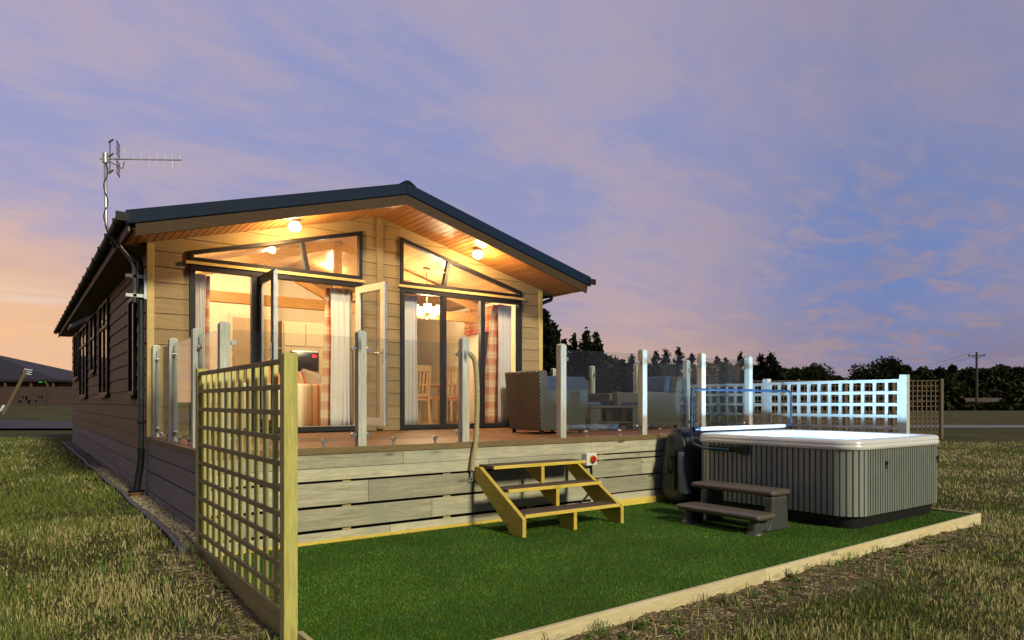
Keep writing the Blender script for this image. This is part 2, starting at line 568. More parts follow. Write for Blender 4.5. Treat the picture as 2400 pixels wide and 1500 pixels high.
# clear-sky gradient
el2 = math_(nt, 'MAXIMUM', math_(nt, 'SUBTRACT', el, ramp(nt, az, [(.72, 0.0), (.97, .115)])), 0.0)
hor = mix(nt, azr, (.245, .195, .25), (1.02, .60, .31))
mid = mix(nt, azr, (.275, .25, .385), (.62, .47, .49))
top = mix(nt, azr, (.25, .265, .46), (.32, .36, .67))
sky = mix(nt, ramp(nt, el2, [(.03, 0.0), (.12, .7), (.21, 1.0)]), hor, mid)
sky = mix(nt, ramp(nt, el2, [(.10, 0.0), (.36, 1.0)]), sky, top)
cc = mix(nt, azr, (.335, .285, .375), (.58, .45, .49))
cc = mix(nt, ramp(nt, el2, [(.04, 1.0), (.20, 0.0)]), cc, mix(nt, azr, (.36, .27, .32), (.93, .56, .35)))
gap = mix(nt, azr, (.235, .25, .41), (.29, .345, .66))
lowk = ramp(nt, el2, [(.05, 0.0), (.2, 1.0)])
sky = mix(nt, math_(nt, 'MULTIPLY', math_(nt, 'SUBTRACT', 1.0, cloud), .60), sky, mix(nt, lowk, sky, gap))
sky = mix(nt, math_(nt, 'MULTIPLY', cloud, .72), sky, cc)
# darker undersides in the thicker cloud
thick = ramp(nt, cmix, [(.56, 0.0), (.74, 1.0)])
sky = mix(nt, math_(nt, 'MULTIPLY', thick, .35), sky, mix(nt, azr, (.235, .205, .32), (.42, .36, .50)))
# a torn gap of clear blue low on the right
dv = N(nt, 'VectorMath', operation='DOT_PRODUCT'); L(nt, tc.outputs['Generated'], dv.inputs[0]); dv.inputs[1].default_value = Vector((.894, .41, .178)).normalized()
hole = ramp(nt, math_(nt, 'ADD', dv.outputs['Value'], math_(nt, 'MULTIPLY', math_(nt, 'SUBTRACT', cl2, .5), .045)), [(.978, 0.0), (.999, 1.0)])
hole2 = ramp(nt, cl2, [(.40, 1.0), (.60, 0.0)])
sky = mix(nt, math_(nt, 'MULTIPLY', math_(nt, 'MULTIPLY', hole, hole2), .85), sky, (.13, .235, .53))
# bright streak of cloud low beside the sunset
st = N(nt, 'Mapping'); st.inputs['Scale'].default_value = (2.2, 2.2, 46); L(nt, tc.outputs['Generated'], st.inputs[0])
sn = noise_(nt, st.outputs[0], 1.0, 4, .5, .2)
sk = math_(nt, 'MULTIPLY', ramp(nt, sn, [(.44, 0.0), (.58, 1.0)]), ramp(nt, el, [(.06, 0.0), (.085, 1.0), (.12, 1.0), (.15, 0.0)]))
sk = math_(nt, 'MULTIPLY', sk, ramp(nt, az, [(.84, 0.0), (.905, .85)]))
sky = mix(nt, sk, sky, (.82, .74, .72))
# the sky opposite the sunset is already dark
bk = N(nt, 'Mix', data_type='RGBA', blend_type='MULTIPLY'); bk.inputs[0].default_value = 1
L(nt, sky, bk.inputs[6]); L(nt, ramp(nt, math_(nt, 'ADD', math_(nt, 'MULTIPLY', math_(nt, 'ADD', math_(nt, 'MULTIPLY', X, .25), math_(nt, 'MULTIPLY', Y, .97)), .5), .5), [(.05, (.22, .24, .34)), (.50, (.55, .57, .68)), (.66, (1.0, 1.0, 1.0))]), bk.inputs[7])
sky = bk.outputs[2]
# below the horizon: dim ground bounce
sky = mix(nt, ramp(nt, math_(nt, 'MULTIPLY', Z, -1.0), [(.0, 0.0), (.05, 1.0)]), sky, (.05, .05, .05))
L(nt, sky, bg.inputs[0])
bg.inputs[1].default_value = 1.0
L(nt, bg.outputs[0], wo.inputs[0])

flash_sun = bpy.data.lights.new('flash_sun', 'SUN')  # stands in for a flash near the camera, not sunlight
flash_sun.energy = 3.3
flash_sun.angle = R(9)
flash_sun.color = (1, .92, .64)
so = bpy.data.objects.new('flash_sun', flash_sun)
COL.objects.link(so)
sdir = Vector((.05, -1, .56))
so.rotation_euler = sdir.to_track_quat('Z', 'Y').to_euler()
so.location = (3, -6, 8)

cam = bpy.data.cameras.new('camera')
cam.sensor_width = 36
cam.lens = 24
cam.shift_y = (942.5 - 750) / 2400
cam.clip_end = 3000
co = bpy.data.objects.new('camera', cam)
COL.objects.link(co)
co.location = (0, 0, CAM_H)
co.rotation_euler = (R(90), 0, R(-36))
S.camera = co
S.view_settings.view_transform = 'Standard'
S.view_settings.look = 'None'
S.view_settings.exposure = 0
S.view_settings.gamma = 1
cy_ = S.cycles
cy_.use_denoising = True
cy_.max_bounces = 8
cy_.diffuse_bounces = 4
cy_.glossy_bounces = 4
cy_.transparent_max_bounces = 24
cy_.caustics_reflective = False
cy_.caustics_refractive = False
cy_.sample_clamp_indirect = 6
cy_.use_adaptive_sampling = True


def lamp(name, loc, watts, color, radius=.06, parent=None, spot=None):
    l = bpy.data.lights.new(name, 'SPOT' if spot else 'POINT')
    l.energy = watts; l.color = color; l.shadow_soft_size = radius
    if spot:
        l.spot_size = R(spot); l.spot_blend = .6
    o = bpy.data.objects.new(name, l)
    COL.objects.link(o)
    if parent is not None:
        o.parent = parent
        g = ORG[parent.name]
        o.location = (loc[0] - g[0], loc[1] - g[1], loc[2] - g[2])
    else:
        o.location = loc
    return o


# ------------------------------------------------------------------ ground
def zg(x, y):
    z = -.10
    z += .25 * ss(3.4, 7.6, y) * (1 - ss(1.22, 1.42, x) * (1 - ss(25.5, 28, y)))
    d = math.hypot(x, y)
    z += .95 * ss(40, 60, d) * (1 - ss(5, 40, x))
    z += .10 * ss(10, 11, x) * ss(3.5, 6, y)
    return z


def soil(x, y):
    """1 where the ground is bare earth: beside the turf edging and under the trellis"""
    e = 3.15 + .026 * x
    n = mnoise.noise(Vector((x * 1.3, y * 1.3, 3.3))) * .22 + mnoise.noise(Vector((x * 4, y * 4, 9.1))) * .10
    w = .62 - .045 * abs(x - 4.5)
    a = (1 - ss(w * .55, w, (e - y) + n)) * (1 - ss(8.2, 9.4, x + n)) if y < e + .1 and x > 1.0 else 0
    b = 0
    if .3 < x < 1.4 and 2.5 < y < 6.8:
        b = (1 - ss(.12, .45, (1.25 - x) + n * 1.5)) * ss(2.6, 3.6, y + n) * (1 - ss(6.3, 6.8, y))
    return min(1, max(a, b))


def axis(lo, a, b, hi, st):
    m = list(np.arange(a, b, st))
    out = []
    x = a; s_ = st
    while x > lo:
        s_ *= 1.11; x -= s_; out.append(x)
    out = out[::-1] + m
    x = m[-1]; s_ = st
    while x < hi:
        s_ *= 1.11; x += s_; out.append(x)
    return out


xs = axis(-500, -5, 12, 900, .11)
ys = axis(-200, -1, 9, 900, .11)
vs = []
sv = []
for y in ys:
    for x in xs:
        z = zg(x, y)
        s_ = soil(x, y)
        near = abs(x) < 20 and abs(y) < 30
        if near:
            z += mnoise.noise(Vector((x * .8, y * .8, 0))) * .018
            z += s_ * (.030 + mnoise.noise(Vector((x * 5, y * 5, 1))) * .030 + mnoise.noise(Vector((x * 13, y * 13, 2))) * .020)
        if 1.45 < x < 9.5 and 3.3 < y < 12: z = min(z, -.09)
        vs.append((x, y, z)); sv.append(s_)
nx = len(xs)
fs = [(j * nx + i, j * nx + i + 1, (j + 1) * nx + i + 1, (j + 1) * nx + i) for j in range(len(ys) - 1) for i in range(nx - 1)]
m, nt, out = newmat('field_ground')
v = coords(nt)
n1 = noise_(nt, v, .35, 5, .6); n2 = noise_(nt, v, 9, 6, .7); n3 = noise_(nt, v, 60, 4, .7)
gcol = mix(nt, ramp(nt, n1, [(.35, 0.0), (.65, 1.0)]), (.052, .058, .020), (.125, .110, .048))
gcol = mix(nt, ramp(nt, n2, [(.35, 0.0), (.7, .6)]), gcol, (.17, .145, .072))
scol = mix(nt, ramp(nt, n3, [(.3, 0.0), (.7, 1.0)]), (.13, .095, .052), (.34, .27, .165))
scol = mix(nt, ramp(nt, n2, [(.45, 0.0), (.6, .7)]), scol, (.20, .155, .085))
at_ = N(nt, 'Attribute', attribute_name='soil')
gcol = mix(nt, at_.outputs['Fac'], gcol, scol)
bsdf(nt, out, gcol, .95, bump=math_(nt, 'ADD', n2, n3), bstr=1, bdist=.09, spec=.1)
me = bpy.data.meshes.new('field')
me.from_pydata(vs, [], fs)
a_ = me.attributes.new('soil', 'FLOAT', 'POINT'); a_.data.foreach_set('value', sv)
me.materials.append(m)
me.polygons.foreach_set('use_smooth', [True] * len(me.polygons))
go = bpy.data.objects.new('field', me); COL.objects.link(go); go['kind'] = 'structure'


def blocked(x, y):
    e = 3.15 + .026 * x
    if 1.22 < x < 9.62 and y > e - .03 and y < 12: return True
    if 1.12 < x < 8.1 and y > 6.4 and y < 25: return True
    return False


# grass blades
def grass_field():
    V = []; C = []
    Ntry = 520000
    a = np.where(rng.uniform(0, 1, Ntry) < .82, rng.uniform(-.90, .90, Ntry), rng.uniform(-1.7, 1.7, Ntry))
    u = rng.uniform(0, 1, Ntry)
    d = 1.7 * (24 / 1.7) ** (u ** 1.05)
    r = rng.uniform(0, 1, (Ntry, 8))
    px = d * (FWD[0] + a * RGT[0]); py = d * (FWD[1] + a * RGT[1])
    for i in range(Ntry):
        x = px[i]; y = py[i]
        if blocked(x, y): continue
        s_ = soil(x, y)
        if s_ > .2 and r[i, 7] < min(.955, .50 + s_ * .5): continue
        cl = mnoise.noise(Vector((x * 2.6, y * 2.6, 5.5)))
        if r[i, 6] > .90 + cl * .5: continue
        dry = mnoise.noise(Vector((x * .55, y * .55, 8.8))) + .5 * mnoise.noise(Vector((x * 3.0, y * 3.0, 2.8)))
        lush_falloff = ss(4.5, 9, y) * (1 - ss(0, 3, x))  # greener grass by the lodge; also paints in the light's fall-off
        dry = dry * .9 + .14 - .36 * lush_falloff - .16 * (1 - ss(.5, 2.5, x))
        h = (.028 + .062 * r[i, 0] ** 2.2) * (.85 + .4 * cl) * (1 + .2 * lush_falloff)
        if s_ > .2: h *= .8 if r[i, 7] < .9 else 1.5
        w = .0019 + .0006 * d[i]
        ang = r[i, 1] * 6.283
        lean = (r[i, 2] - .2) * .75 * h
        la = r[i, 3] * 6.283
        z = zg(x, y) - .012 + s_ * .03
        dx, dy = math.cos(ang) * w, math.sin(ang) * w
        lx, ly = math.cos(la) * lean, math.sin(la) * lean
        p0 = (x - dx, y - dy, z); p1 = (x + dx, y + dy, z)
        p2 = (x + lx * .4 + dx * .7, y + ly * .4 + dy * .7, z + h * .6); p3 = (x + lx * .4 - dx * .7, y + ly * .4 - dy * .7, z + h * .6)
        p4 = (x + lx, y + ly, z + h)
        V += [p0, p1, p2, p3, p3, p2, p4, p4]
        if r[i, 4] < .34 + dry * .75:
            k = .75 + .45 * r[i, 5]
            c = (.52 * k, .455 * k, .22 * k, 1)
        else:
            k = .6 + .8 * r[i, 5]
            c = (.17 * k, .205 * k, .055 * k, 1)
        C += [c] * 8
    # coarser tufts and broad-leaved weeds, mostly along the disturbed edges
    for k_ in range(420):
        if k_ < 230:
            x = random.uniform(1.3, 10.2); y = 3.15 + .026 * x - (.06 + random.random() ** 1.5 * 1.2)
        elif k_ < 300:
            x = 1.22 - random.random() ** 1.5 * .9; y = random.uniform(2.4, 6.6)
        else:
            dd = random.uniform(2.2, 9); aa = random.uniform(-.85, .85)
            x, y = at(aa, dd)
        if blocked(x, y): continue
        weed = random.random() < .45
        z = zg(x, y) + soil(x, y) * .03 - .01
        g = random.uniform(.7, 1.3)
        for b_ in range(random.randint(7, 16)):
            q = random.uniform(0, 6.283)
            if weed: ln, w, up = random.uniform(.04, .085), random.uniform(.009, .016), random.uniform(.25, .7)
            else: ln, w, up = random.uniform(.08, .17), random.uniform(.0025, .005), random.uniform(1.0, 3.2)
            cx_, cy__ = math.cos(q), math.sin(q)
            nrm_ = math.sqrt(1 + up * up)
            ox, oz = ln / nrm_, ln * up / nrm_
            def pt_(f, s_): return (x + cx_ * ox * f - cy__ * w * s_, y + cy__ * ox * f + cx_ * w * s_, z + oz * f - (.35 * oz * f * f if f > .6 else 0))
            V += [pt_(0, -.3), pt_(0, .3), pt_(.55, 1), pt_(.55, -1), pt_(.55, -1), pt_(.55, 1), pt_(1, .12), pt_(1, -.12)]
            kk = g * random.uniform(.75, 1.25)
            c = (.075 * kk, .13 * kk, .03 * kk, 1) if weed else (.17 * kk, .25 * kk, .07 * kk, 1)
            C += [c] * 8
    V = np.array(V, dtype=np.float32); C = np.array(C, dtype=np.float32)
    return V, C


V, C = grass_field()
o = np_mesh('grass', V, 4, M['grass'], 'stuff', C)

# crumbs of earth, straw bits and small stones on the bare strips
Vs = []; Cs = []
octv = [(1, 0, 0), (0, 1, 0), (-1, 0, 0), (0, -1, 0), (0, 0, 1), (0, 0, -1)]
octf = [(0, 1, 4), (1, 2, 4), (2, 3, 4), (3, 0, 4), (1, 0, 5), (2, 1, 5), (3, 2, 5), (0, 3, 5)]
cnt = 0
for i in range(60000):
    if i % 3: x = random.uniform(1.3, 9.6); y = 3.15 + .026 * x - random.random() ** 1.4 * .8
    else: x = random.uniform(.35, 1.25); y = random.uniform(2.5, 6.6)
    s_ = soil(x, y)
    if s_ < .25 or random.random() > s_: continue
    z = zg(x, y) + s_ * (.030 + mnoise.noise(Vector((x * 5, y * 5, 1))) * .030 + mnoise.noise(Vector((x * 13, y * 13, 2))) * .020) + mnoise.noise(Vector((x * .8, y * .8, 0))) * .018
    r_ = .003 + .010 * random.random() ** 4
    q = random.uniform(0, 6.28)
    strw = random.random() < .22
    sx, sy, sz = (r_ * 4.5, .0025, .0025) if strw else (r_ * random.uniform(.8, 1.6), r_ * random.uniform(.8, 1.4), r_ * random.uniform(.5, 1))
    pv = [(x + a_[0] * math.cos(q) * sx - a_[1] * math.sin(q) * sy, y + a_[0] * math.sin(q) * sx + a_[1] * math.cos(q) * sy, z + a_[2] * sz + a_[0] * sz * .3) for a_ in octv]
    k = random.uniform(.45, 1.35)
    c = (.50, .42, .24) if strw else random.choice([(.24, .185, .105), (.20, .15, .085), (.28, .22, .135), (.16, .12, .07)])
    for f_ in octf:
        Vs += [pv[j] for j in f_]; Cs += [(c[0] * k, c[1] * k, c[2] * k, 1)] * 3
np_mesh('soil_crumbs', np.array(Vs), 3, M['stone'], 'stuff', np.array(Cs))

# artificial turf
m, nt, out = newmat('turf_backing')
v = coords(nt)
n1 = noise_(nt, v, 1.2, 5, .6); n2 = noise_(nt, v, 90, 3, .7)
gcol = mix(nt, n2, (.03, .075, .014), (.075, .17, .028))
bsdf(nt, out, gcol, .95, bump=n2, bstr=.8, bdist=.02, spec=.1)
mb = MB()
mb.add([(1.36, 3.19, 0), (9.56, 3.405, 0), (9.56, 6.56, 0), (1.36, 6.56, 0), (1.36, 3.19, -.08), (9.56, 3.405, -.08), (9.56, 6.56, -.08), (1.36, 6.56, -.08)],
       [(0, 1, 2, 3), (4, 7, 6, 5), (0, 4, 5, 1), (1, 5, 6, 2), (2, 6, 7, 3), (3, 7, 4, 0)])
o = mb.build('lawn', m); o['kind'] = 'structure'
NT = 240000
u = rng.uniform(0, 1, NT)
d = 3.0 * (10.6 / 3.0) ** u
a = rng.uniform(-.5, .75, NT)
px = d * (FWD[0] + a * RGT[0]); py = d * (FWD[1] + a * RGT[1])
ok = (px > 1.37) & (px < 9.55) & (py > 3.17 + .026 * px) & (py < 6.55) & ~((px > 7.4) & (px < 9.4) & (py > 3.95) & (py < 5.9))
px = px[ok]; py = py[ok]; d = d[ok]
n = len(px)
h = rng.uniform(.010, .021, n); w = .0014 + .0003 * d; ang = rng.uniform(0, 6.28, n); la = rng.uniform(0, 6.28, n); le = rng.uniform(0, .018, n)
# brushed nap: broad bands lean different ways
nap = np.sin(py * 5.2 + np.sin(px * .9) * 1.2) * .5 + np.sin(px * 2.1 + py * 1.3) * .3
Vt = np.zeros((n, 3, 3), dtype=np.float32)
Vt[:, 0] = np.stack([px - np.cos(ang) * w, py - np.sin(ang) * w, np.full(n, -.002)], 1)
Vt[:, 1] = np.stack([px + np.cos(ang) * w, py + np.sin(ang) * w, np.full(n, -.002)], 1)
Vt[:, 2] = np.stack([px + np.cos(la) * le, py + np.sin(la) * le - nap * .008, h], 1)
nzt = np.array([mnoise.noise(Vector((float(p_) * 1.1, float(q_) * 1.1, 4.4))) + .6 * mnoise.noise(Vector((float(p_) * 3.3, float(q_) * 3.3, 1.4))) for p_, q_ in zip(px, py)])
k = rng.uniform(.5, 1.45, n) * (1 + .45 * nzt)
base = np.where(rng.uniform(0, 1, n)[:, None] < .22, np.array([[.19, .22, .04]]), np.array([[.092, .20, .026]]))
ct = np.concatenate([base * k[:, None], np.ones((n, 1))], 1)
np_mesh('turf_pile', Vt.reshape(-1, 3), 3, M['turfblade'], 'stuff', np.repeat(ct, 3, axis=0))

# turf edging boards
t = thing('timber_edging', (1.30, 3.18, -.12), 'long pale sawn timber board edging the front of the green turf', 'edging')
mb = MB()
A = (1.262, 3.15 + .026 * 1.262); B = (9.60, 3.15 + .026 * 9.6)
segs = [(0, .44), (.4403, 1)]
for s0, s1 in segs:
    p = (A[0] + (B[0] - A[0]) * s0, A[1] + (B[1] - A[1]) * s0); q = (A[0] + (B[0] - A[0]) * s1, A[1] + (B[1] - A[1]) * s1)
    mb.add([(p[0], p[1], -.16), (q[0], q[1], -.16), (q[0], q[1] + .038, -.16), (p[0], p[1] + .038, -.16),
            (p[0], p[1], .035), (q[0], q[1], .035), (q[0], q[1] + .038, .035), (p[0], p[1] + .038, .035)],
           [(3, 2, 1, 0), (4, 5, 6, 7), (0, 1, 5, 4), (1, 2, 6, 5), (2, 3, 7, 6), (3, 0, 4, 7)])
mb.build('board', M['edging'], t, bevel=.004)
for x in (3.4, 5.3, 7.6): mb = MB(); mb.box(x, x + .05, 3.19 + .026 * x + .005, 3.24 + .026 * x, -.15, .012); mb.build('peg', M['edging'], t)
mb = MB(); mb.box(1.352, 1.385, 3.24, 4.04, -.14, .035)
tag(mb.build('edging_board', wood('side_edging_board', (.38, .33, .16), (.52, .46, .25), 'y'), bevel=.004), 'short timber edging board running from the near trellis post to the turf corner', 'edging')
mb = MB(); mb.box(9.567, 9.60, 3.44, 6.5, -.14, .03)
tag(mb.build('edging_board', wood('end_edging_board', (.40, .34, .19), (.55, .48, .28), 'y'), bevel=.004), 'timber edging board on the far right side of the turf beyond the hot tub', 'edging')

# gravel strip along the lodge
mb = MB()
for i, y in enumerate(np.arange(6.45, 25.2, .25)):
    pass
gy = list(np.arange(6.40, 25.3, .3))
mb.loft([[(1.17, y, zg(1.16, y) + .02), (1.41, y, .165 * ss(6.2, 7.4, y) + .01), (1.41, y, -.1), (1.17, y, -.1)] for y in gy])
mm = plain('gravel_bed', (.20, .175, .13), .95, var=.4, nscale=60, bstr=1, bdist=.02)
o = mb.build('gravel_bed', mm); o['kind'] = 'structure'
Vs = []; Cs = []
octv = [(1, 0, 0), (0, 1, 0), (-1, 0, 0), (0, -1, 0), (0, 0, 1), (0, 0, -1)]
octf = [(0, 1, 4), (1, 2, 4), (2, 3, 4), (3, 0, 4), (1, 0, 5), (2, 1, 5), (3, 2, 5), (0, 3, 5)]
for i in range(5200):
    y = 6.42 + 14 * random.random() ** 1.8
    x = random.uniform(1.18, 1.395)
    t_ = (x - 1.17) / .24
    z = (zg(1.16, y) + .02) * (1 - t_) + (.165 * ss(6.2, 7.4, y) + .01) * t_ + random.uniform(0, .012)
    r_ = random.uniform(.008, .019)
    q = random.uniform(0, 6.28); sx, sy, sz = r_ * random.uniform(.8, 1.4), r_ * random.uniform(.8, 1.3), r_ * random.uniform(.5, .9)
    pv = [(x + (a_[0] * math.cos(q) - a_[1] * math.sin(q)) * sx, y + (a_[0] * math.sin(q) + a_[1] * math.cos(q)) * sy, z + a_[2] * sz + (a_[0] * .3) * sz) for a_ in octv]
    k = random.uniform(.5, 1.3)
    c = random.choice([(.38, .31, .20), (.42, .34, .20), (.30, .25, .18), (.50, .44, .31)])
    c = (c[0] * k, c[1] * k, c[2] * k, 1)
    for f_ in octf:
        Vs += [pv[j] for j in f_]; Cs += [c] * 3
np_mesh('gravel', np.array(Vs), 3, M['stone'], 'stuff', np.array(Cs))
mb = MB()
pts = [(1.155 + .012 * math.sin(y * 1.9), y, zg(1.15, y) + .028 + .006 * math.sin(y * 3.1)) for y in np.arange(6.3, 25.5, .2)]
mb.tube(pts, .026, 8)
tag(mb.build('gravel_edging', M['edgestrip'], smooth=True), 'grey rolled edging strip between grass and gravel beside the lodge', 'edging')

# ------------------------------------------------------------------ lodge
WX0, WX1, WY, WYB = 1.40, 7.935, 10.0, 24.8
XR = (WX0 + WX1) / 2


def zsof(x): return 4.335 - .259 * abs(x - XR)
def zroof(x): return 4.60 - .274 * abs(x - XR)


lodge = thing('holiday_lodge', (XR, WY, 0), 'timber clad holiday lodge with lit glazed gable front and dark pitched roof', 'lodge')


def clip(poly, a, b, c):
    """keep a*x+b*z<=c"""
    out = []
    for i in range(len(poly)):
        p, q = poly[i], poly[(i + 1) % len(poly)]
        fp, fq = a * p[0] + b * p[1] - c, a * q[0] + b * q[1] - c
        if fp <= 0: out.append(p)
        if (fp < 0 < fq) or (fq < 0 < fp):
            t = fp / (fp - fq)
            out.append((p[0] + (q[0] - p[0]) * t, p[1] + (q[1] - p[1]) * t))
    return out


def clipconv(poly, region):
    # region counter-clockwise
    for i in range(len(region)):
        p, q = region[i], region[(i + 1) % len(region)]
        nx_, nz_ = q[1] - p[1], -(q[0] - p[0])
        poly = clip(poly, nx_, nz_, nx_ * p[0] + nz_ * p[1])
        if len(poly) < 3: return []
    return poly


BH = .205
regs = [
    [(WX0, .95), (1.886, .95), (1.886, zsof(1.886)), (WX0, zsof(WX0))],
    [(4.367, .95), (4.612, .95), (4.612, zsof(4.612)), (4.367, zsof(4.367))],
    [(4.722, .95), (5.022, .95), (5.022, zsof(5.022)), (4.722, zsof(4.722))],
    [(7.468, .95), (WX1, .95), (WX1, zsof(WX1)), (7.468, zsof(7.468))],
    [(1.886, 3.436), (4.367, 4.066), (4.367, zsof(4.367)), (1.886, zsof(1.886))],
    [(5.022, 4.070), (7.468, 3.418), (7.468, zsof(7.468)), (5.022, zsof(5.022))],
]
mb = MB()
z = .95 - .02
row = 0
while z < 4.4:
    for ri, rg_ in enumerate(regs):
        off = .0
        p = clipconv([(0, z + .003), (9, z + .003), (9, z + BH - .003), (0, z + BH - .003)], rg_)
        if len(p) >= 3:
            vs = [(q[0], WY - .011 * (1 - (q[1] - z) / BH), q[1]) for q in p] + [(q[0], WY + .05, q[1]) for q in p]
            n = len(p)
            mb.add(vs, [tuple(range(n)), tuple(range(2 * n - 1, n - 1, -1))] + [(i, i + n, (i + 1) % n + n, (i + 1) % n) for i in range(n)])
    z += BH; row += 1
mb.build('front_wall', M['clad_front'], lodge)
mb = MB()
for rg_ in regs: mb.prism(rg_, 'y', WY + .052, WY + .085)
mb.build('wall_lining', M['wall_in'], lodge)

# side walls
for side, xw, sgn in (('left', WX0, -1), ('right', WX1, 1)):
    mb = MB()
    z = .745
    while z < 3.45:
        z1 = min(z + BH, 3.50)
        y = WY + .005
        k = 0
        ys_ = [WY + .052, 13.4 + (int(z * 10) % 3) * .9, 18.2 + (int(z * 7) % 3) * .8, WYB]
        for y0, y1 in zip(ys_[:-1], ys_[1:]):
            mb.prism([(xw + sgn * .016, z + .004), (xw + sgn * .016 * (1 - (z1 - z) / BH), z1 - .004), (xw - sgn * .05, z1 - .004), (xw - sgn * .05, z + .004)], 'y', y0 + .001, y1 - .001)
        z += BH
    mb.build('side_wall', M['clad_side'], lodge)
mb = MB()
mb.prism([(WX0 + .06, .75), (WX1 - .06, .75), (WX1 - .06, zsof(WX1)), (XR, zsof(XR)), (WX0 + .06, zsof(WX0))], 'y', WYB - .08, WYB - .01)
mb.build('back_wall', M['clad_side'], lodge)

# trims
for bx in ((WX0 - .022, WX0 + .062, WY - .026, WY + .046), (WX1 - .062, WX1 + .022, WY - .026, WY + .046)):
    mb = MB(); mb.box(*bx, .945, 3.475)
    mb.build('corner_trim', M['trim'], lodge, bevel=.004)
mb = MB(); mb.prism([(4.614, .98), (4.720, .98), (4.720, zsof(4.72) - .006), (XR, zsof(XR) - .003), (4.614, zsof(4.614) - .006)], 'y', WY - .024, WY + .04)
mb.build('centre_trim', M['clad_front'], lodge, bevel=.003)
for x0, x1 in ((1.835, 4.405), (4.985, 7.515)):
    mb = MB(); mb.box(x0, x1, WY - .052, WY + .03, 3.258, 3.300)
    mb.build('drip_rail', M['trim'], lodge, bevel=.004)

# roof
RY0, RY1 = 9.06, 25.4
EX0, EX1 = 1.05, 8.285
mb = MB()
for x0, x1 in ((EX0, XR), (XR, EX1)):
    a, b = (x0, x1)
    p = [(a, zroof(a) - .06), (b, zroof(b) - .06), (b, zroof(b)), (a, zroof(a))]
    mb.prism(p, 'y', RY0 + .03, RY1)
mb.build('roof', M['roof'], lodge)
# tile courses: raised rows so the edge of the roof is not a clean sheet
mb = MB()
for sx in (-1, 1):
    for i in range(11):
        u0 = .1 + i * .32
        x = XR + sx * u0; x2 = XR + sx * min(u0 + .30, (XR - EX0))
        if abs(x2 - x) < .05: continue
        mb.prism([(x, zroof(x) + .002), (x2, zroof(x2) + .022), (x2, zroof(x2) + .003)], 'y', RY0 + .05, RY1 - .02)
mb.build('tile_course', M['roof'], lodge)
for s_, x0, x1 in ((-1, EX0 - .02, XR), (1, XR, EX1 + .02)):
    a, b = x0, x1
    mb = MB(); mb.prism([(a, zroof(a) - .135), (b, zroof(b) - .135), (b, zroof(b) + .028), (a, zroof(a) + .028)], 'y', RY0 - .03, RY0 + .024)
    mb.build('verge_trim', M['roofblue'], lodge, bevel=.006)
    a2, b2 = (a + .1, b) if s_ < 0 else (a, b - .08)
    mb = MB(); mb.prism([(a2, zroof(a2) - .285), (b2, zroof(b2) - .285), (b2, zroof(b2) - .138), (a2, zroof(a2) - .138)], 'y', RY0 - .008, RY0 + .02)
    mb.build('bargeboard', M['barge'], lodge, bevel=.003)
mb = MB(); mb.prism([(XR - .14, zroof(XR - .14) + .030), (XR, zroof(XR) + .03), (XR + .14, zroof(XR + .14) + .030), (XR + .05, 4.652), (XR, 4.668), (XR - .05, 4.652)], 'y', RY0 - .04, RY1)
mb.build('ridge_cap', M['roofblue'], lodge, bevel=.006)

# soffit boards over the porch: tongue-and-groove running front to back
mb = MB()
for sx in (-1, 1):
    k = 0; u0 = 0.002
    lim = XR - EX0 - .06
    while u0 < lim:
        u1 = min(u0 + .098, lim)
        xa, xb = XR + sx * u0, XR + sx * u1
        mb.prism([(xa, zsof(xa)), (xb - sx * .013, zsof(xb - sx * .013)), (xb - sx * .013, zsof(xb) + .012), (xa, zsof(xa) + .012)], 'y', RY0 + .022, WY + .03)
        u0 += .098
mb.build('porch_soffit', M['soffit'], lodge)
mb = MB()
for sx in (-1, 1):
    lim = XR - EX0 - .05
    xa, xb = XR, XR + sx * lim
    mb.prism([(xa, zsof(xa) + .016), (xb, zsof(xb) + .016), (xb, zsof(xb) + .03), (xa, zsof(xa) + .03)], 'y', RY0 + .022, WY + .03)
mb.build('soffit_backing', M['black_pl'], lodge)
# side eaves
for s_, xa, xb in ((-1, EX0 + .03, WX0), (1, WX1, EX1 - .03)):
    mb = MB(); x0, x1 = min(xa, xb), max(xa, xb)
    mb.box(x0, x1, WY + .04, RY1 - .05, 3.435, 3.452)
    mb.build('eaves_soffit', M['clad_side'], lodge)
    mb = MB(); xe = xa if s_ < 0 else xb
    mb.box(xe - .022 * (s_ < 0), xe + .022 * (s_ > 0), RY0 + .03, RY1 - .04, 3.40, 3.60)
    mb.build('eaves_fascia', wood('fascia_wood' + str(s_), (.13, .08, .06), (.20, .13, .10), 'y', knots=0), lodge)
    # gutter: half-round channel with brackets
    gx = xe + s_ * .085
    arc = [(gx + .058 * math.cos(q), 3.565 + .058 * math.sin(q)) for q in np.linspace(PI, 2 * PI, 9)]
    arc2 = [(gx + .052 * math.cos(q), 3.565 + .052 * math.sin(q)) for q in np.linspace(2 * PI, PI, 9)]
    mb = MB(); mb.prism(arc + arc2, 'y', RY0 - .02, RY1)
    g_ = mb.build('gutter', M['black_pl'], lodge)
    for y in np.arange(RY0 + .3, RY1, .92):
        mb = MB()
        big = [(gx + .068 * math.cos(q), 3.565 + .068 * math.sin(q)) for q in np.linspace(PI, 2 * PI, 9)]
        mb.prism(big + [(gx + .068, 3.59), (gx - .068, 3.59)], 'y', y, y + .035)
        mb.build('gutter_bracket', M['black_pl'], g_)
    mb = MB()
    mb.prism([(gx - .07, 3.50), (gx + .07, 3.50), (gx + .07, 3.60), (gx - .07, 3.60)], 'y', RY0 - .045, RY0 - .02)
    mb.build('gutter_stop_end', M['black_pl'], g_)

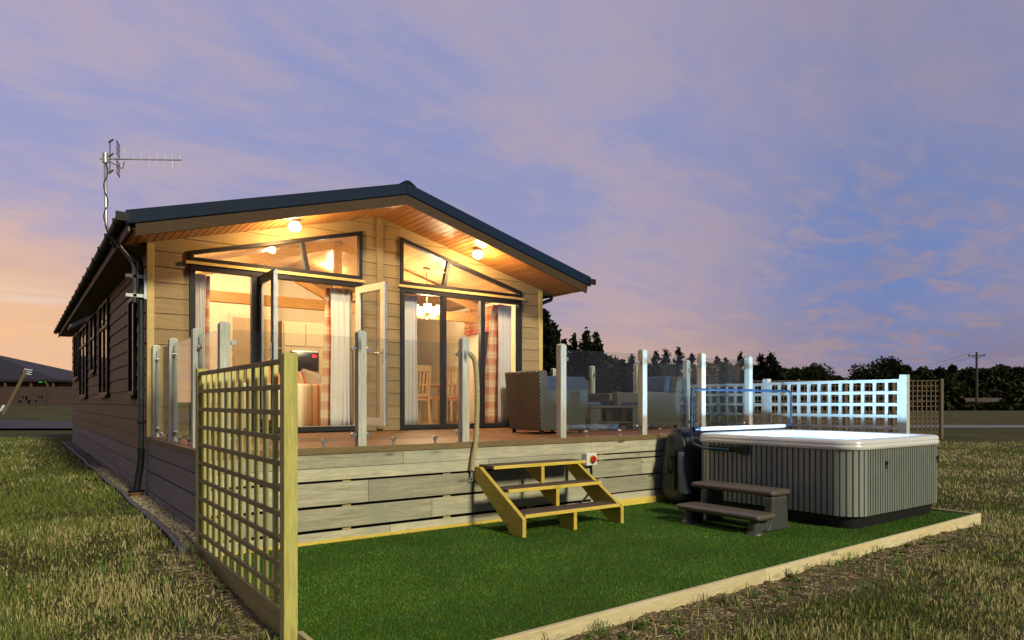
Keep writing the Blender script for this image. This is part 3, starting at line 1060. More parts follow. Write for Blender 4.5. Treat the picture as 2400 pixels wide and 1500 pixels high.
# downpipe at the near corner
mb = MB()
pth = [(1.02, 10.28, 3.52), (1.05, 10.26, 3.44), (1.22, 10.14, 3.34), (1.315, 10.09, 3.24), (1.325, 10.09, 3.1), (1.325, 10.09, .78)]
mb.tube(pth, .036, 12)
dp = mb.build('downpipe', M['pipe'], lodge, smooth=50)
mb = MB(); mb.tube([(1.325, 10.09, .80), (1.325, 10.09, .66), (1.318, 10.085, .60), (1.262, 10.03, .24)], .043, 12)
mb.build('pipe_shoe', M['black_pl'], dp, smooth=50)
mb = MB()
for z in (1.12,): mb.lathe([(.046, 0), (.046, .03)], 12, (1.325, 10.09, z)); mb.box(1.325, 1.40, 10.075, 10.105, z, z + .03)
mb.build('pipe_clip', M['black_pl'], dp)
mb = MB(); mb.lathe([(.085, .05), (.075, .12), (.095, .14), (.095, .155), (.05, .16)], 16, (1.262, 10.03, .08))
mb.build('gully_collar', M['terracotta'], dp)
mb = MB(); mb.lathe([(.10, .0), (.10, .02), (.05, .03)], 16, (1.262, 10.03, .235))
mb.build('gully_seal', M['black_pl'], dp)
# right-hand downpipe swan neck
mb = MB(); mb.tube([(8.35, 10.2, 3.52), (8.34, 10.18, 3.42), (8.30, 10.16, 3.36), (8.05, 10.12, 3.27), (7.99, 10.10, 3.20), (7.985, 10.1, .9)], .036, 12)
mb.build('downpipe', M['pipe'], lodge, smooth=50)


# ------- glazing
def inset(poly, w):
    n = len(poly)
    out = []
    # lines moved inward (poly ccw)
    lines = []
    for i in range(n):
        p, q = poly[i], poly[(i + 1) % n]
        dx, dz = q[0] - p[0], q[1] - p[1]
        l = math.hypot(dx, dz)
        nx_, nz_ = -dz / l, dx / l
        lines.append((p[0] + nx_ * w, p[1] + nz_ * w, dx, dz))
    for i in range(n):
        x1, z1, dx1, dz1 = lines[i - 1]; x2, z2, dx2, dz2 = lines[i]
        den = dx1 * dz2 - dz1 * dx2
        t = ((x2 - x1) * dz2 - (z2 - z1) * dx2) / den
        out.append((x1 + dx1 * t, z1 + dz1 * t))
    return out


def bar(p, q, w):
    dx, dz = q[0] - p[0], q[1] - p[1]; l = math.hypot(dx, dz)
    nx_, nz_ = -dz / l * w / 2, dx / l * w / 2
    return [(p[0] + nx_, p[1] + nz_), (q[0] + nx_, q[1] + nz_), (q[0] - nx_, q[1] - nz_), (p[0] - nx_, p[1] - nz_)]


gl = [(1.886, 3.303), (4.367, 3.303), (4.367, 4.066), (1.886, 3.436)]
gr = [(5.022, 3.303), (7.468, 3.303), (7.468, 3.418), (5.022, 4.070)]
for poly, mu, lab in ((gl, ((3.412, 3.80), (3.507, 3.345)), None), (gr, ((5.938, 3.80), (5.843, 3.345)), None)):
    mb = MB(); mb.ring(poly, inset(poly, .055), 'y', WY - .036, WY + .06)
    wnd = mb.build('gable_window', M['anthracite'], lodge, bevel=.004)
    mb = MB(); mb.prism(bar(mu[0], mu[1], .065), 'y', WY - .030, WY + .05)
    mb.build('mullion', M['anthracite'], wnd, bevel=.004)
    mb = MB(); p = inset(poly, .05); mb.prism(p, 'y', WY + .005, WY + .011)
    mb.build('pane', M['pane'], wnd)


def rect(x0, x1, z0, z1): return [(x0, z0), (x1, z0), (x1, z1), (x0, z1)]


# left door set
mb = MB()
o_ = rect(1.886, 4.367, .962, 3.256)
mb.ring(o_, rect(1.961, 4.292, 1.03, 3.186), 'y', WY - .034, WY + .07)
mb.box(2.700, 2.795, WY - .028, WY + .066, 1.028, 3.188)
df = mb.build('door_frame', M['anthracite'], lodge, bevel=.004)
mb = MB(); mb.box(1.955, 2.705, WY + .012, WY + .018, 1.025, 3.19)
mb.build('pane', M['pane'], df)
mb = MB(); mb.box(2.80, 4.29, WY - .06, WY + .08, 1.0302, 1.042)
mb.build('threshold', M['steel'], df)


def leaf(hx, ang, flip, lab):
    """door leaf hinged at (hx, WY-.01); ang is the direction it points (radians from +X)"""
    w = .742
    c, s_ = math.cos(ang), math.sin(ang)
    nx_, ny_ = -s_, c   # leaf normal

    def T(mb):
        mb.v = [(hx + x * c + y * nx_, WY - .01 + x * s_ + y * ny_, z) for x, y, z in mb.v]
        return mb
    outer, inner = rect(0, w, 1.045, 3.18), rect(.105, w - .105, 1.16, 3.075)
    sgn = flip
    mb = MB(); mb.ring(outer, inner, 'y', 0, sgn * .03)
    d_ = T(mb).build('door', M['anthracite'], lodge, bevel=.004)
    if lab: d_['label'] = lab
    mb = MB(); mb.ring(outer, inner, 'y', -sgn * .033, -sgn * .0005)
    T(mb).build('inner_face', M['white_pvc'], d_, bevel=.004)
    mb = MB(); mb.box(.10, w - .10, -.004, .004, 1.155, 3.08)
    T(mb).build('pane', M['pane'], d_)
    mb = MB(); mb.box(w - .0005, w + .004, -.022, .022, 1.06, 3.16)
    for z in (1.3, 1.75, 2.1, 2.55, 2.9): mb.box(w + .004, w + .010, -.014, .014, z, z + .13)
    T(mb).build('lock_strip', M['galv'], d_)
    mb = MB()
    for sy in (-1, 1):
        mb.box(w - .075, w - .035, sy * .034, sy * .044, 1.98, 2.20)
        mb.tube([(w - .055, sy * .044, 2.13), (w - .055, sy * .085, 2.13)], .010, 8)
        mb.tube([(w - .055, sy * .085, 2.13), (w - .17, sy * .088, 2.13)], .010, 8)
    T(mb).build('handle', M['steel'], d_, smooth=40)
    return d_


leaf(2.805, R(-90), -1, 'left door leaf standing open, dark outer face showing')
leaf(4.285, R(-79), 1, 'right door leaf standing open, white inner face showing')

# right three-pane window
mb = MB()
mb.ring(rect(5.022, 7.468, .962, 3.256), rect(5.097, 7.393, 1.03, 3.180), 'y', WY - .034, WY + .07)
for x in (5.838, 6.620): mb.box(x - .042, x + .042, WY - .03, WY + .066, 1.028, 3.182)
tw = mb.build('glazed_screen', M['anthracite'], lodge, bevel=.004)
mb = MB(); mb.box(5.09, 7.40, WY + .012, WY + .018, 1.025, 3.185)
mb.build('pane', M['pane'], tw)

# side windows (left wall)
for y0, y1, z0, z1, vent in ((11.02, 11.62, 1.50, 2.92, 0), (14.5, 16.1, 1.53, 3.32, 1), (17.1, 18.05, 2.05, 3.30, 2), (19.2, 21.4, 1.53, 3.30, 1), (21.9, 23.4, 2.05, 3.32, 0)):
    mb = MB()
    xo = WX0 - .052
    mb.ring([(y0, z0), (y1, z0), (y1, z1), (y0, z1)], [(y0 + .06, z0 + .06), (y1 - .06, z0 + .06), (y1 - .06, z1 - .06), (y0 + .06, z1 - .06)], 'x', xo, WX0 + .01)
    if vent:
        mb.box(xo + .004, WX0, y0 + .06, y1 - .06, z1 - .52, z1 - .46)
    if y1 - y0 > 1.0:
        mb.box(xo + .006, WX0, (y0 + y1) / 2 - .03, (y0 + y1) / 2 + .03, z0 + .06, z1 - .06)
    sw = mb.build('side_window', M['anthracite'], lodge, bevel=.004)
    mb = MB(); mb.box(WX0 - .024, WX0 - .018, y0 + .05, y1 - .05, z0 + .05, z1 - .05)
    mb.build('pane', M['dark_pane'], sw)
    mb = MB(); mb.box(WX0 - .085, WX0 - .03, y0 - .03, y1 + .03, z0 - .045, z0 - .002)
    mb.build('sill', M['anthracite'], sw)
    if vent == 2:
        # top-hung vent standing open
        mb = MB(); a_ = R(58)
        def hx(yy, t_, n_): return (xo - .005 - t_ * math.sin(a_) - n_ * math.cos(a_), yy, z1 - .05 - t_ * math.cos(a_) + n_ * math.sin(a_))
        for (ya, yb, ta, tb) in ((y0, y1, 0, .06), (y0, y1, .42, .48), (y0, y0 + .06, .06, .42), (y1 - .06, y1, .06, .42)):
            mb.add([hx(ya, ta, 0), hx(yb, ta, 0), hx(yb, tb, 0), hx(ya, tb, 0), hx(ya, ta, .04), hx(yb, ta, .04), hx(yb, tb, .04), hx(ya, tb, .04)],
                   [(3, 2, 1, 0), (4, 5, 6, 7), (0, 1, 5, 4), (1, 2, 6, 5), (2, 3, 7, 6), (3, 0, 4, 7)])
        mb.build('open_vent', M['white_pvc'], sw)

# lodge skirting (weathered boards under the cladding, left side)
mb = MB()
for z0, z1 in ((.10, .30), (.312, .52), (.532, .735)):
    yy = [WY + .02, 13.1, 16.8, 20.9, WYB]
    for a, b in zip(yy[:-1], yy[1:]): mb.box(WX0 - .012, WX0 + .012, a + .003, b - .003, z0 + random.uniform(-.004, .004), z1)
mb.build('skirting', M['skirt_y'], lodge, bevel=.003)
mb = MB(); mb.box(WX0 + .02, WX0 + .06, WY + .02, WYB, -.05, .74)
mb.build('skirting_gap_shade', M['base_black'], lodge)  # black sheet painted as the darkness behind the boards

# interior shell
mb = MB(); mb.box(WX0 + .055, WX1 - .055, WY + .09, 15.6, .92, .985)
mb.build('floor', M['floor_in'], lodge)
for x0, x1 in ((WX0 + .056, WX0 + .09), (WX1 - .09, WX1 - .056)):
    mb = MB(); mb.box(x0, x1, WY + .09, 15.6, .985, 3.42)
    mb.build('inner_wall', M['wall_in'], lodge)
mb = MB()
for sx in (-1, 1):
    u0 = .002
    while u0 < XR - WX0 - .06:
        xa, xb = XR + sx * u0, XR + sx * (u0 + .118)
        mb.prism([(xa, zsof(xa) - .05), (xb, zsof(xb) - .05), (xb, zsof(xb) - .035), (xa, zsof(xa) - .035)], 'y', WY + .09, 15.62)
        u0 += .124
mb.build('ceiling', M['ceiling'], lodge)
mb = MB()
for sx in (-1, 1):
    xa, xb = XR, XR + sx * (XR - WX0 - .02)
    mb.prism([(xa, zsof(xa) - .03), (xb, zsof(xb) - .03), (xb, zsof(xb) - .02), (xa, zsof(xa) - .02)], 'y', WY + .09, 15.62)
mb.build('ceiling_backing', M['ceiling'], lodge)
mb = MB(); mb.prism([(WX0 + .09, .985), (WX1 - .09, .985), (WX1 - .09, zsof(WX1 - .09) - .05), (XR, zsof(XR) - .05), (WX0 + .09, zsof(WX0 + .09) - .05)], 'y', 15.55, 15.6)
mb.build('inner_wall', M['wall_in'], lodge)
mb = MB(); mb.prism([(WX0 + .092, .987), (4.30, .987), (4.30, zsof(4.30) - .055), (WX0 + .092, zsof(WX0 + .092) - .055)], 'y', 14.0, 14.1)
pt = mb.build('partition', M['wall_in'], lodge)
mb = MB(); mb.box(3.42, 4.18, 13.965, 13.998, .99, 3.06)
idr = mb.build('inner_door', M['door_beige'], lodge, bevel=.004)
mb = MB(); mb.tube([(3.50, 13.96, 2.02), (3.50, 13.90, 2.02), (3.62, 13.90, 2.02)], .012, 8)
mb.build('handle', M['steel'], idr)
mb = MB(); mb.ring(rect(3.35, 4.25, .99, 3.13), rect(3.42, 4.18, .985, 3.06), 'y', 13.975, 13.999)
mb.build('architrave', M['cab_cream'], lodge)
mb = MB(); mb.box(6.25, 6.75, 13.2, 15.5, .987, 3.62)
mb.build('partition', M['wall_in'], lodge)
for yb in (11.75,):
    mb = MB()
    mb.box(WX0 + .095, WX1 - .095, yb - .05, yb + .05, 3.02, 3.20)
    for sx in (-1, 1):
        pa = (XR + sx * .06, zsof(XR) - .12); pb = (XR + sx * (XR - WX0 - .14), 3.25 + .03)
        mb.prism(bar(pa, pb, .15), 'y', yb - .045, yb + .045)
        mb.prism(bar((XR + sx * .1, 3.22), (XR + sx * 1.35, zsof(XR + 1.35) - .16), .12), 'y', yb - .042, yb + .042)
    mb.box(XR - .07, XR + .07, yb - .048, yb + .048, 3.19, zsof(XR) - .07)
    mb.build('roof_truss', M['beam'], lodge, bevel=.008)
# glazed side door behind the blind
mb = MB(); mb.ring([(10.85, .99), (11.95, .99), (11.95, 3.12), (10.85, 3.12)], [(10.97, 1.25), (11.72, 1.25), (11.72, 3.0), (10.97, 3.0)], 'x', WX1 - .135, WX1 - .0915)
sdr = mb.build('side_door', M['white_pvc'], lodge, bevel=.004)
mb = MB(); mb.box(WX1 - .11, WX1 - .104, 10.96, 11.73, 1.24, 3.01)
mb.build('pane', M['dark_pane'], sdr)

# ------- lamps
for i, (x, y, lab) in enumerate(((3.15, 9.50, 'glowing round porch light under the left slope of the gable'), (6.20, 9.50, 'glowing round porch light under the right slope of the gable'))):
    zt = zsof(x)
    t = thing('porch_light', (x, y, zt), lab, 'light', 'porch lights under the gable soffit')
    mb = MB(); mb.lathe([(.075, -.002), (.08, -.012), (.075, -.035), (.05, -.04)], 20, (x, y, zt - .002))
    mb.build('base', M['steel'], t, smooth=40)
    mb = MB(); mb.lathe([(.055, -.040), (.078, -.065), (.084, -.095), (.070, -.130), (.040, -.15), (.012, -.156)], 20, (x, y, zt))  # globe shaped oversize to take in the lamp's glare
    mb.build('globe', M['bulb'], t, smooth=True)
    lamp('porch_lamp_light', (x, y - .02, zt - .23), 105, (1, .62, .22), .05, t)

WARM = (1, .76, .44)
for x, y, w_, lab in ((2.55, 11.0, 60, 'small lit downlight in the ceiling above the left window'), (3.75, 12.6, 75, 'small lit downlight in the ceiling above the sofa'), (5.15, 13.4, 65, 'small lit downlight in the ceiling above the kitchen'), (2.4, 13.1, 50, 'small lit downlight in the ceiling before the inner door')):
    zt = zsof(x) - .052
    t = thing('downlight', (x, y, zt), lab, 'light', 'ceiling downlights inside the lodge')
    mb = MB(); mb.lathe([(.045, 0), (.05, -.008), (.035, -.012)], 16, (x, y, zt)); mb.build('bezel', M['steel'], t)
    mb = MB(); mb.lathe([(.032, -.013), (.03, -.016), (.01, -.018)], 16, (x, y, zt)); mb.build('lens', M['downl'], t)
    lamp('downlight_light', (x, y, zt - .12), w_, WARM, .04, t)

ch = thing('chandelier', (6.18, 11.2, zsof(6.18) - .05), 'bronze chandelier with glowing glass shades hanging over the dining table', 'chandelier')
zt = zsof(6.18) - .052
mb = MB(); mb.lathe([(.075, 0), (.07, -.03), (.02, -.05)], 16, (6.18, 11.2, zt)); mb.tube([(6.18, 11.2, zt - .05), (6.18, 11.2, 3.12)], .008, 8)
mb.lathe([(.02, .1), (.04, .06), (.03, 0), (.045, -.05), (.015, -.09)], 14, (6.18, 11.2, 3.03))
for k in range(5):
    q = 2 * PI * k / 5 + .5
    c, s_ = math.cos(q), math.sin(q)
    mb.tube([(6.18 + c * r_, 11.2 + s_ * r_, z_) for r_, z_ in ((.02, 3.02), (.10, 2.965), (.19, 2.97), (.235, 3.03))], .011, 8)
mb.build('frame', M['brass'], ch, smooth=40)
for k in range(5):
    q = 2 * PI * k / 5 + .5
    x, y = 6.18 + math.cos(q) * .235, 11.2 + math.sin(q) * .235
    mb = MB(); mb.lathe([(.045, 0), (.06, .02), (.066, .08), (.072, .15), (.066, .152), (.05, .03)], 16, (x, y, 3.04))
    mb.build('shade', M['shade'], ch, smooth=40)
lamp('chandelier_light', (6.18, 11.2, 3.36), 110, WARM, .08, ch)
lamp('chandelier_light', (6.18, 11.2, 2.84), 85, WARM, .08, ch)


# ------- curtains
def curtain(x0, x1, ex0, ex1, lab, side):
    """lining spans x0..x1 (facing the glass); the patterned face peeks out between ex0 (top) and ex1 (bottom) on one side"""
    t = thing('curtain', ((x0 + x1) / 2, WY + .2, 1.0), lab, 'curtain', 'curtains behind the glazing')
    nz, nxs = 14, 44
    def sheet(xa_t, xb_t, xa_b, xb_b, y0, folds, amp, mat, nm):
        V = []
        for k in range(nz + 1):
            f = k / nz
            z = 1.0 + (3.17 - 1.0) * (1 - f)
            xa = xa_t + (xa_b - xa_t) * f ** .7; xb = xb_t + (xb_b - xb_t) * f ** .7
            for i in range(nxs + 1):
                u = i / nxs
                w_ = amp * (.35 + .65 * f)
                y = y0 + w_ * (.75 + .5 * math.sin(u * 5.3 + x0 * 9)) * math.sin(u * folds * 2 * PI + 2.1 * math.sin(3.7 * u + f + x0 * 5)) + .3 * w_ * math.sin(u * folds * 4.7 + 2 + f * 2)
                V.append((xa + (xb - xa) * u + .008 * math.sin(f * 5 + u * 9), y, z))
        mb = MB()
        n = nxs + 1
        F = [(k * n + i, k * n + i + 1, (k + 1) * n + i + 1, (k + 1) * n + i) for k in range(nz) for i in range(nxs)]
        mb.add(V, F)
        o = mb.build(nm, mat, t, smooth=True)
        md = o.modifiers.new('so', 'SOLIDIFY'); md.thickness = .006
    sheet(x0, x1, x0, x1, WY + .17, 5, .022, M['lining'], 'lining')
    if side > 0: sheet(x1 - .25, ex0, x1 - .25, ex1, WY + .24, 4, .022, M['plaid_x'], 'face_fabric')
    else: sheet(ex0, x0 + .25, ex1, x0 + .25, WY + .24, 4, .022, M['plaid_x'], 'face_fabric')


curtain(1.97, 2.13, 2.20, 2.215, 'pale lined curtain with red plaid edge at the far left pane', 1)
curtain(3.93, 4.285, 3.885, 3.79, 'pale lined curtain with red plaid edge beside the open doorway', -1)
curtain(5.105, 5.42, 5.46, 5.47, 'pale lined curtain at the left of the three pane window', 1)
curtain(7.07, 7.38, 7.00, 6.74, 'red plaid and pale curtain at the right of the three pane window', -1)

# roman blind
t = MB()
for k in range(4):
    z0 = 2.83 + k * .13
    t.prism([(WX1 - .165 - .02 * (3 - k) * .5, z0), (WX1 - .14, z0 + .0), (WX1 - .14, z0 + .130), (WX1 - .150, z0 + .129)], 'y', 11.10, 12.42)
tag(t.build('roman_blind', M['plaid_y'], org=(WX1 - .15, 11.7, 2.78)), 'red plaid roman blind over the white side door inside the lodge', 'blind')

# striped sofa with its back to the window
t = thing('striped_sofa', (3.45, 11.2, .985), 'cream sofa with red and orange stripes standing behind the open doorway', 'sofa')
def rounded(mb, x0, x1, y0, y1, z0, z1, r):
    rr = []
    for (cx_, cy__, a0) in ((x1 - r, y0 + r, -PI / 2), (x1 - r, y1 - r, 0), (x0 + r, y1 - r, PI / 2), (x0 + r, y0 + r, PI)):
        for k in range(6):
            q = a0 + k * PI / 10
            rr.append((cx_ + r * math.cos(q), cy__ + r * math.sin(q)))
    def off(p, o_):
        cx_, cy__ = (x0 + x1) / 2, (y0 + y1) / 2
        dx, dy = p[0] - cx_, p[1] - cy__
        return (cx_ + dx * (1 - 2 * o_ / (x1 - x0)), cy__ + dy * (1 - 2 * o_ / (y1 - y0)))
    b = min(.05, (z1 - z0) * .3)
    rings = []
    for z, o_ in ((z0, .02), (z0 + .02, 0), (z1 - b, 0), (z1 - b * .35, b * .25), (z1, b)):
        rings.append([(*off(p, o_), z) for p in rr])
    mb.loft(rings)
    return mb
rounded(MB(), 2.75, 4.22, 10.92, 11.18, .995, 1.70, .09).build('backrest', M['sofa'], t, smooth=50)
for x in ((2.72, 2.95), (4.02, 4.25)):
    rounded(MB(), x[0], x[1], 11.0, 11.85, .995, 1.56, .08).build('arm', M['sofa'], t, smooth=50)
rounded(MB(), 2.95, 4.02, 11.19, 11.83, 1.0, 1.42, .06).build('seat', M['sofa'], t, smooth=50)


def pillow(name, c, w, h, th, rot, mat, lab, grp=None):
    mb = MB()
    n = 10
    V = []; F = []
    for sgn in (-1, 1):
        for j in range(n + 1):
            for i in range(n + 1):
                u, v_ = i / n * 2 - 1, j / n * 2 - 1
                e = (1 - u * u) ** .5 * (1 - v_ * v_) ** .5
                px_ = u * w / 2 * (1 - .06 * v_ * v_); pz_ = v_ * h / 2 * (1 - .06 * u * u)
                V.append((px_, sgn * th / 2 * e, pz_))
    k = (n + 1) ** 2
    for s_ in range(2):
        for j in range(n):
            for i in range(n):
                a = s_ * k + j * (n + 1) + i
                F.append((a, a + 1, a + n + 2, a + n + 1))
    mb.add(V, F)
    o = mb.build(name, mat, smooth=True)
    o.location = c; o.rotation_euler = rot
    if lab: tag(o, lab, 'cushion', grp)
    return o


pillow('cushion', (3.38, 11.30, 1.72), .42, .40, .14, (R(-18), R(14), R(12)), M['cush_b'], 'orange cushion, leftmost on the striped sofa')
pillow('cushion', (3.72, 11.28, 1.72), .42, .38, .14, (R(-20), R(-6), R(-6)), M['cush_a'], 'red and cream striped cushion in the middle of the sofa')
pillow('cushion', (4.00, 11.32, 1.74), .40, .38, .14, (R(-16), R(24), R(-16)), M['lining'], 'pale cushion tilted at the right end of the sofa')

# kitchen
t = thing('kitchen_unit', (5.1, 14.9, .985), 'tall cream kitchen unit with built in ovens', 'cabinet')
mb = MB(); mb.box(4.62, 5.62, 14.75, 15.4, .99, 3.15)
mb.build('carcass', M['cab_cream'], t)
for x0, x1, z0, z1 in ((4.65, 5.10, 2.62, 3.12), (5.13, 5.59, 2.62, 3.12), (4.65, 4.78, 1.02, 2.58), (5.42, 5.59, 1.02, 2.58), (4.80, 5.40, 1.02, 1.55)):
    mb = MB(); mb.box(x0, x1, 14.715, 14.748, z0, z1)
    mb.build('cupboard_door', M['cab_cream'], t, bevel=.006)
for z0, z1 in ((1.60, 2.02), (2.08, 2.52)):
    mb = MB(); mb.box(4.80, 5.40, 14.70, 14.748, z0, z1)
    ov = mb.build('oven', M['oven'], t, bevel=.005)
    mb = MB(); mb.box(5.26, 5.36, 14.694, 14.699, z1 - .14, z1 - .08)
    mb.build('display', M['red_led'], ov)
    mb = MB(); mb.box(4.81, 5.39, 14.690, 14.699, z1 - .025, z1 - .003)
    mb.build('control_strip', M['steel'], ov)
t = thing('fridge', (6.0, 14.9, .985), 'grey fridge freezer standing right of the kitchen unit', 'fridge')
mb = MB(); mb.box(5.70, 6.22, 14.80, 15.4, 1.0, 2.75); mb.build('cabinet', M['fridge'], t, bevel=.01)
for z0, z1 in ((1.04, 1.75), (1.78, 2.73)):
    mb = MB(); mb.box(5.705, 6.215, 14.745, 14.798, z0, z1); d_ = mb.build('door', M['fridge'], t, bevel=.01)
    mb = MB(); mb.box(5.74, 5.76, 14.71, 14.744, z0 + .1, z0 + .45); mb.build('handle', M['steel'], d_)

# dining table and chairs
t = thing('dining_table', (6.3, 11.75, .985), 'honey oak dining table under the chandelier', 'table')
mb = MB(); mb.box(5.55, 7.1, 11.45, 12.25, 1.71, 1.75); mb.build('tabletop', M['oak'], t, bevel=.006)
for x in (5.62, 6.97):
    for y in (11.52, 12.12):
        mb = MB(); mb.box(x, x + .07, y, y + .07, .99, 1.709); mb.build('leg', M['oak'], t)


def dchair(x, y, lab):
    t = thing('dining_chair', (0, 0, 0), lab, 'chair', 'slatted oak chairs at the dining table')
    for sx in (-1, 1):
        mb = MB(); mb.add([(sx * .20 - .02, -.22, 0), (sx * .20 + .02, -.22, 0), (sx * .20 + .02, -.18, 0), (sx * .20 - .02, -.18, 0),
                           (sx * .20 - .02, -.17, .46), (sx * .20 + .02, -.17, .46), (sx * .20 + .02, -.13, .46), (sx * .20 - .02, -.13, .46),
                           (sx * .20 - .02, -.25, 1.08), (sx * .20 + .02, -.25, 1.08), (sx * .20 + .02, -.22, 1.08), (sx * .20 - .02, -.22, 1.08)],
                          [(3, 2, 1, 0), (0, 1, 5, 4), (1, 2, 6, 5), (2, 3, 7, 6), (3, 0, 4, 7), (4, 5, 9, 8), (5, 6, 10, 9), (6, 7, 11, 10), (7, 4, 8, 11), (8, 9, 10, 11)])
        mb.build('back_post', M['oak'], t)
        mb = MB(); mb.box(sx * .20 - .02, sx * .20 + .02, .18, .22, 0, .44); mb.build('leg', M['oak'], t)
    mb = MB(); mb.box(-.18, .18, -.255, -.222, .98, 1.08); mb.box(-.18, .18, -.185, -.155, .52, .56)
    for k in range(5):
        x_ = -.14 + k * .07
        mb.add([(x_ - .015, -.18, .56), (x_ + .015, -.18, .56), (x_ + .015, -.16, .56), (x_ - .015, -.16, .56), (x_ - .015, -.245, .98), (x_ + .015, -.245, .98), (x_ + .015, -.228, .98), (x_ - .015, -.228, .98)],
               [(0, 1, 5, 4), (1, 2, 6, 5), (2, 3, 7, 6), (3, 0, 4, 7)])
    mb.build('backrest', M['oak'], t)
    mb = MB(); mb.box(-.22, .22, -.15, .23, .44, .47); mb.build('seat', M['oak'], t, bevel=.005)
    mb = MB(); mb.box(-.20, .20, -.13, .21, .471, .51); mb.build('seat_pad', M['cush_b'], t, bevel=.015)
    t.location = (x, y, .988)
    return t


dchair(5.95, 11.25, 'slatted oak dining chair seen through the left pane of the three')
dchair(6.62, 11.28, 'slatted oak dining chair seen through the middle pane of the three')

# ------------------------------------------------------------------ deck
deck = thing('timber_deck', (5.5, 8, 0), 'raised brown deck with weathered grey plank skirt in front of the lodge', 'deck')
DX0, DX1, DY0, DZ = 1.40, 9.68, 6.61, .945
mb = MB()
y = DY0 - .005
while y < 12.6:
    x0, x1 = (DX0, DX1) if y < WY - .17 else (WX1 + .03, DX1)
    cut = [x0] + [q for q in ((3.9 if int(y / .15) % 2 else 6.4),) if x0 < q < x1] + [x1]
    for a, b in zip(cut[:-1], cut[1:]): mb.box(a + .001, b - .001, y, y + .144, DZ - .025, DZ)
    y += .149
mb.build('deck_board', M['deck'], deck, bevel=.002)
mb = MB(); mb.box(DX0 + .03, DX1 - .03, DY0 + .05, WY - .02, .80, .915); mb.box(WX1 + .05, DX1 - .03, WY, 12.5, .80, .915)
mb.build('joist_frame', M['base_black'], deck)
mb = MB(); mb.box(DX0 - .026, DX1 + .02, DY0 - .034, DY0 - .008, .880, .946)
mb.build('front_fascia', M['fascia_deck'], deck, bevel=.003)
mb = MB(); mb.box(DX0 - .026, DX0 - .002, DY0 - .007, WY - .03, .880, .946); mb.build('side_fascia', M['fascia_deck'], deck, bevel=.003)
mb = MB(); mb.box(DX1 + .0, DX1 + .02, DY0 - .007, 12.55, .880, .946); mb.build('side_fascia', M['fascia_deck'], deck, bevel=.003)
# front planks
mb = MB()
yf = DY0 - .022
rows = [(.742, .876), (.620, .738), (.370, .595), (.136, .342), (.012, .105)]
rows_r = [(.718, .876), (.640, .700), (.408, .622), (.188, .388), (.030, .168)]
for (a, b), js in zip(rows, ((3.35,), (4.45,), (2.95, 4.9), (3.7,), (3.2, 5.4))):
    c = [DX0 - .02] + list(js) + [6.06]
    for p, q in zip(c[:-1], c[1:]):
        mb.box(p + .0015, q - .0015, yf, yf + .022 + random.uniform(0, .003), a + random.uniform(-.002, .002), b)
for (a, b), js in zip(rows_r, ((7.4,), (8.0,), (7.0, 8.6), (7.7,), (7.2,))):
    c = [6.06] + list(js) + [DX1]
    for p, q in zip(c[:-1], c[1:]):
        mb.box(p + .0015, q - .0015, yf, yf + .022 + random.uniform(0, .003), a + random.uniform(-.002, .002), b)
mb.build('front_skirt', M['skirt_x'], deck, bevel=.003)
mb = MB()
for z0, z1 in ((.10, .255), (.268, .505), (.520, .715), (.728, .878)):
    c = [DY0 - .018, 8.3 + (z0 * 5) % 1, WY + .018]
    for p, q in zip(c[:-1], c[1:]): mb.box(DX0 - .024, DX0 - .001, p + .0015, q - .0015, z0 + random.uniform(-.004, .004), z1)
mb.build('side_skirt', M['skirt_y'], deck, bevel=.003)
btm = wood('yellow_batten', (.34, .27, .12), (.46, .38, .18), 'z', knots=0)
for x in np.arange(1.5, 9.6, 1.18): mb = MB(); mb.box(x, x + .09, yf + .027, yf + .06, .0, .87); mb.build('batten', btm, deck)
for y in np.arange(6.7, 9.9, 1.05): mb = MB(); mb.box(DX0 + .004, DX0 + .04, y, y + .09, 0, .87); mb.build('batten', btm, deck)
mb = MB(); mb.box(DX0 + .05, DX1 - .1, DY0 + .09, DY0 + .11, -.05, .8); mb.box(DX0 + .05, DX0 + .07, DY0 + .11, WY, -.05, .8); mb.build('skirt_gap_shade', M['base_black'], deck)  # black sheets stand for the shade behind the plank gaps
mb = MB(); mb.box(DX0 - .02, 6.05, DY0 - .048, DY0 - .024, -.02, .030); mb.box(6.052, DX1, DY0 - .048, DY0 - .024, -.02, .085)
mb.build('base_rail', M['yellow_x'], deck, bevel=.003)


# ------- balustrades
def post(t, x, y, z0=DZ, z1=2.145, w=.094, mat='post_grey'):
    mb = MB()
    h = w / 2
    c = .018
    rings = []
    for z, s_ in ((z0, h), (z1 - .022, h), (z1, h - .018)):
        rings.append([(x - s_, y - s_ + c * .2, z), (x - s_ + c * .2, y - s_, z), (x + s_ - c * .2, y - s_, z), (x + s_, y - s_ + c * .2, z),
                      (x + s_, y + s_ - c * .2, z), (x + s_ - c * .2, y + s_, z), (x - s_ + c * .2, y + s_, z), (x - s_, y + s_ - c * .2, z)])
    mb.loft(rings)
    return mb.build('post', M[mat], t)


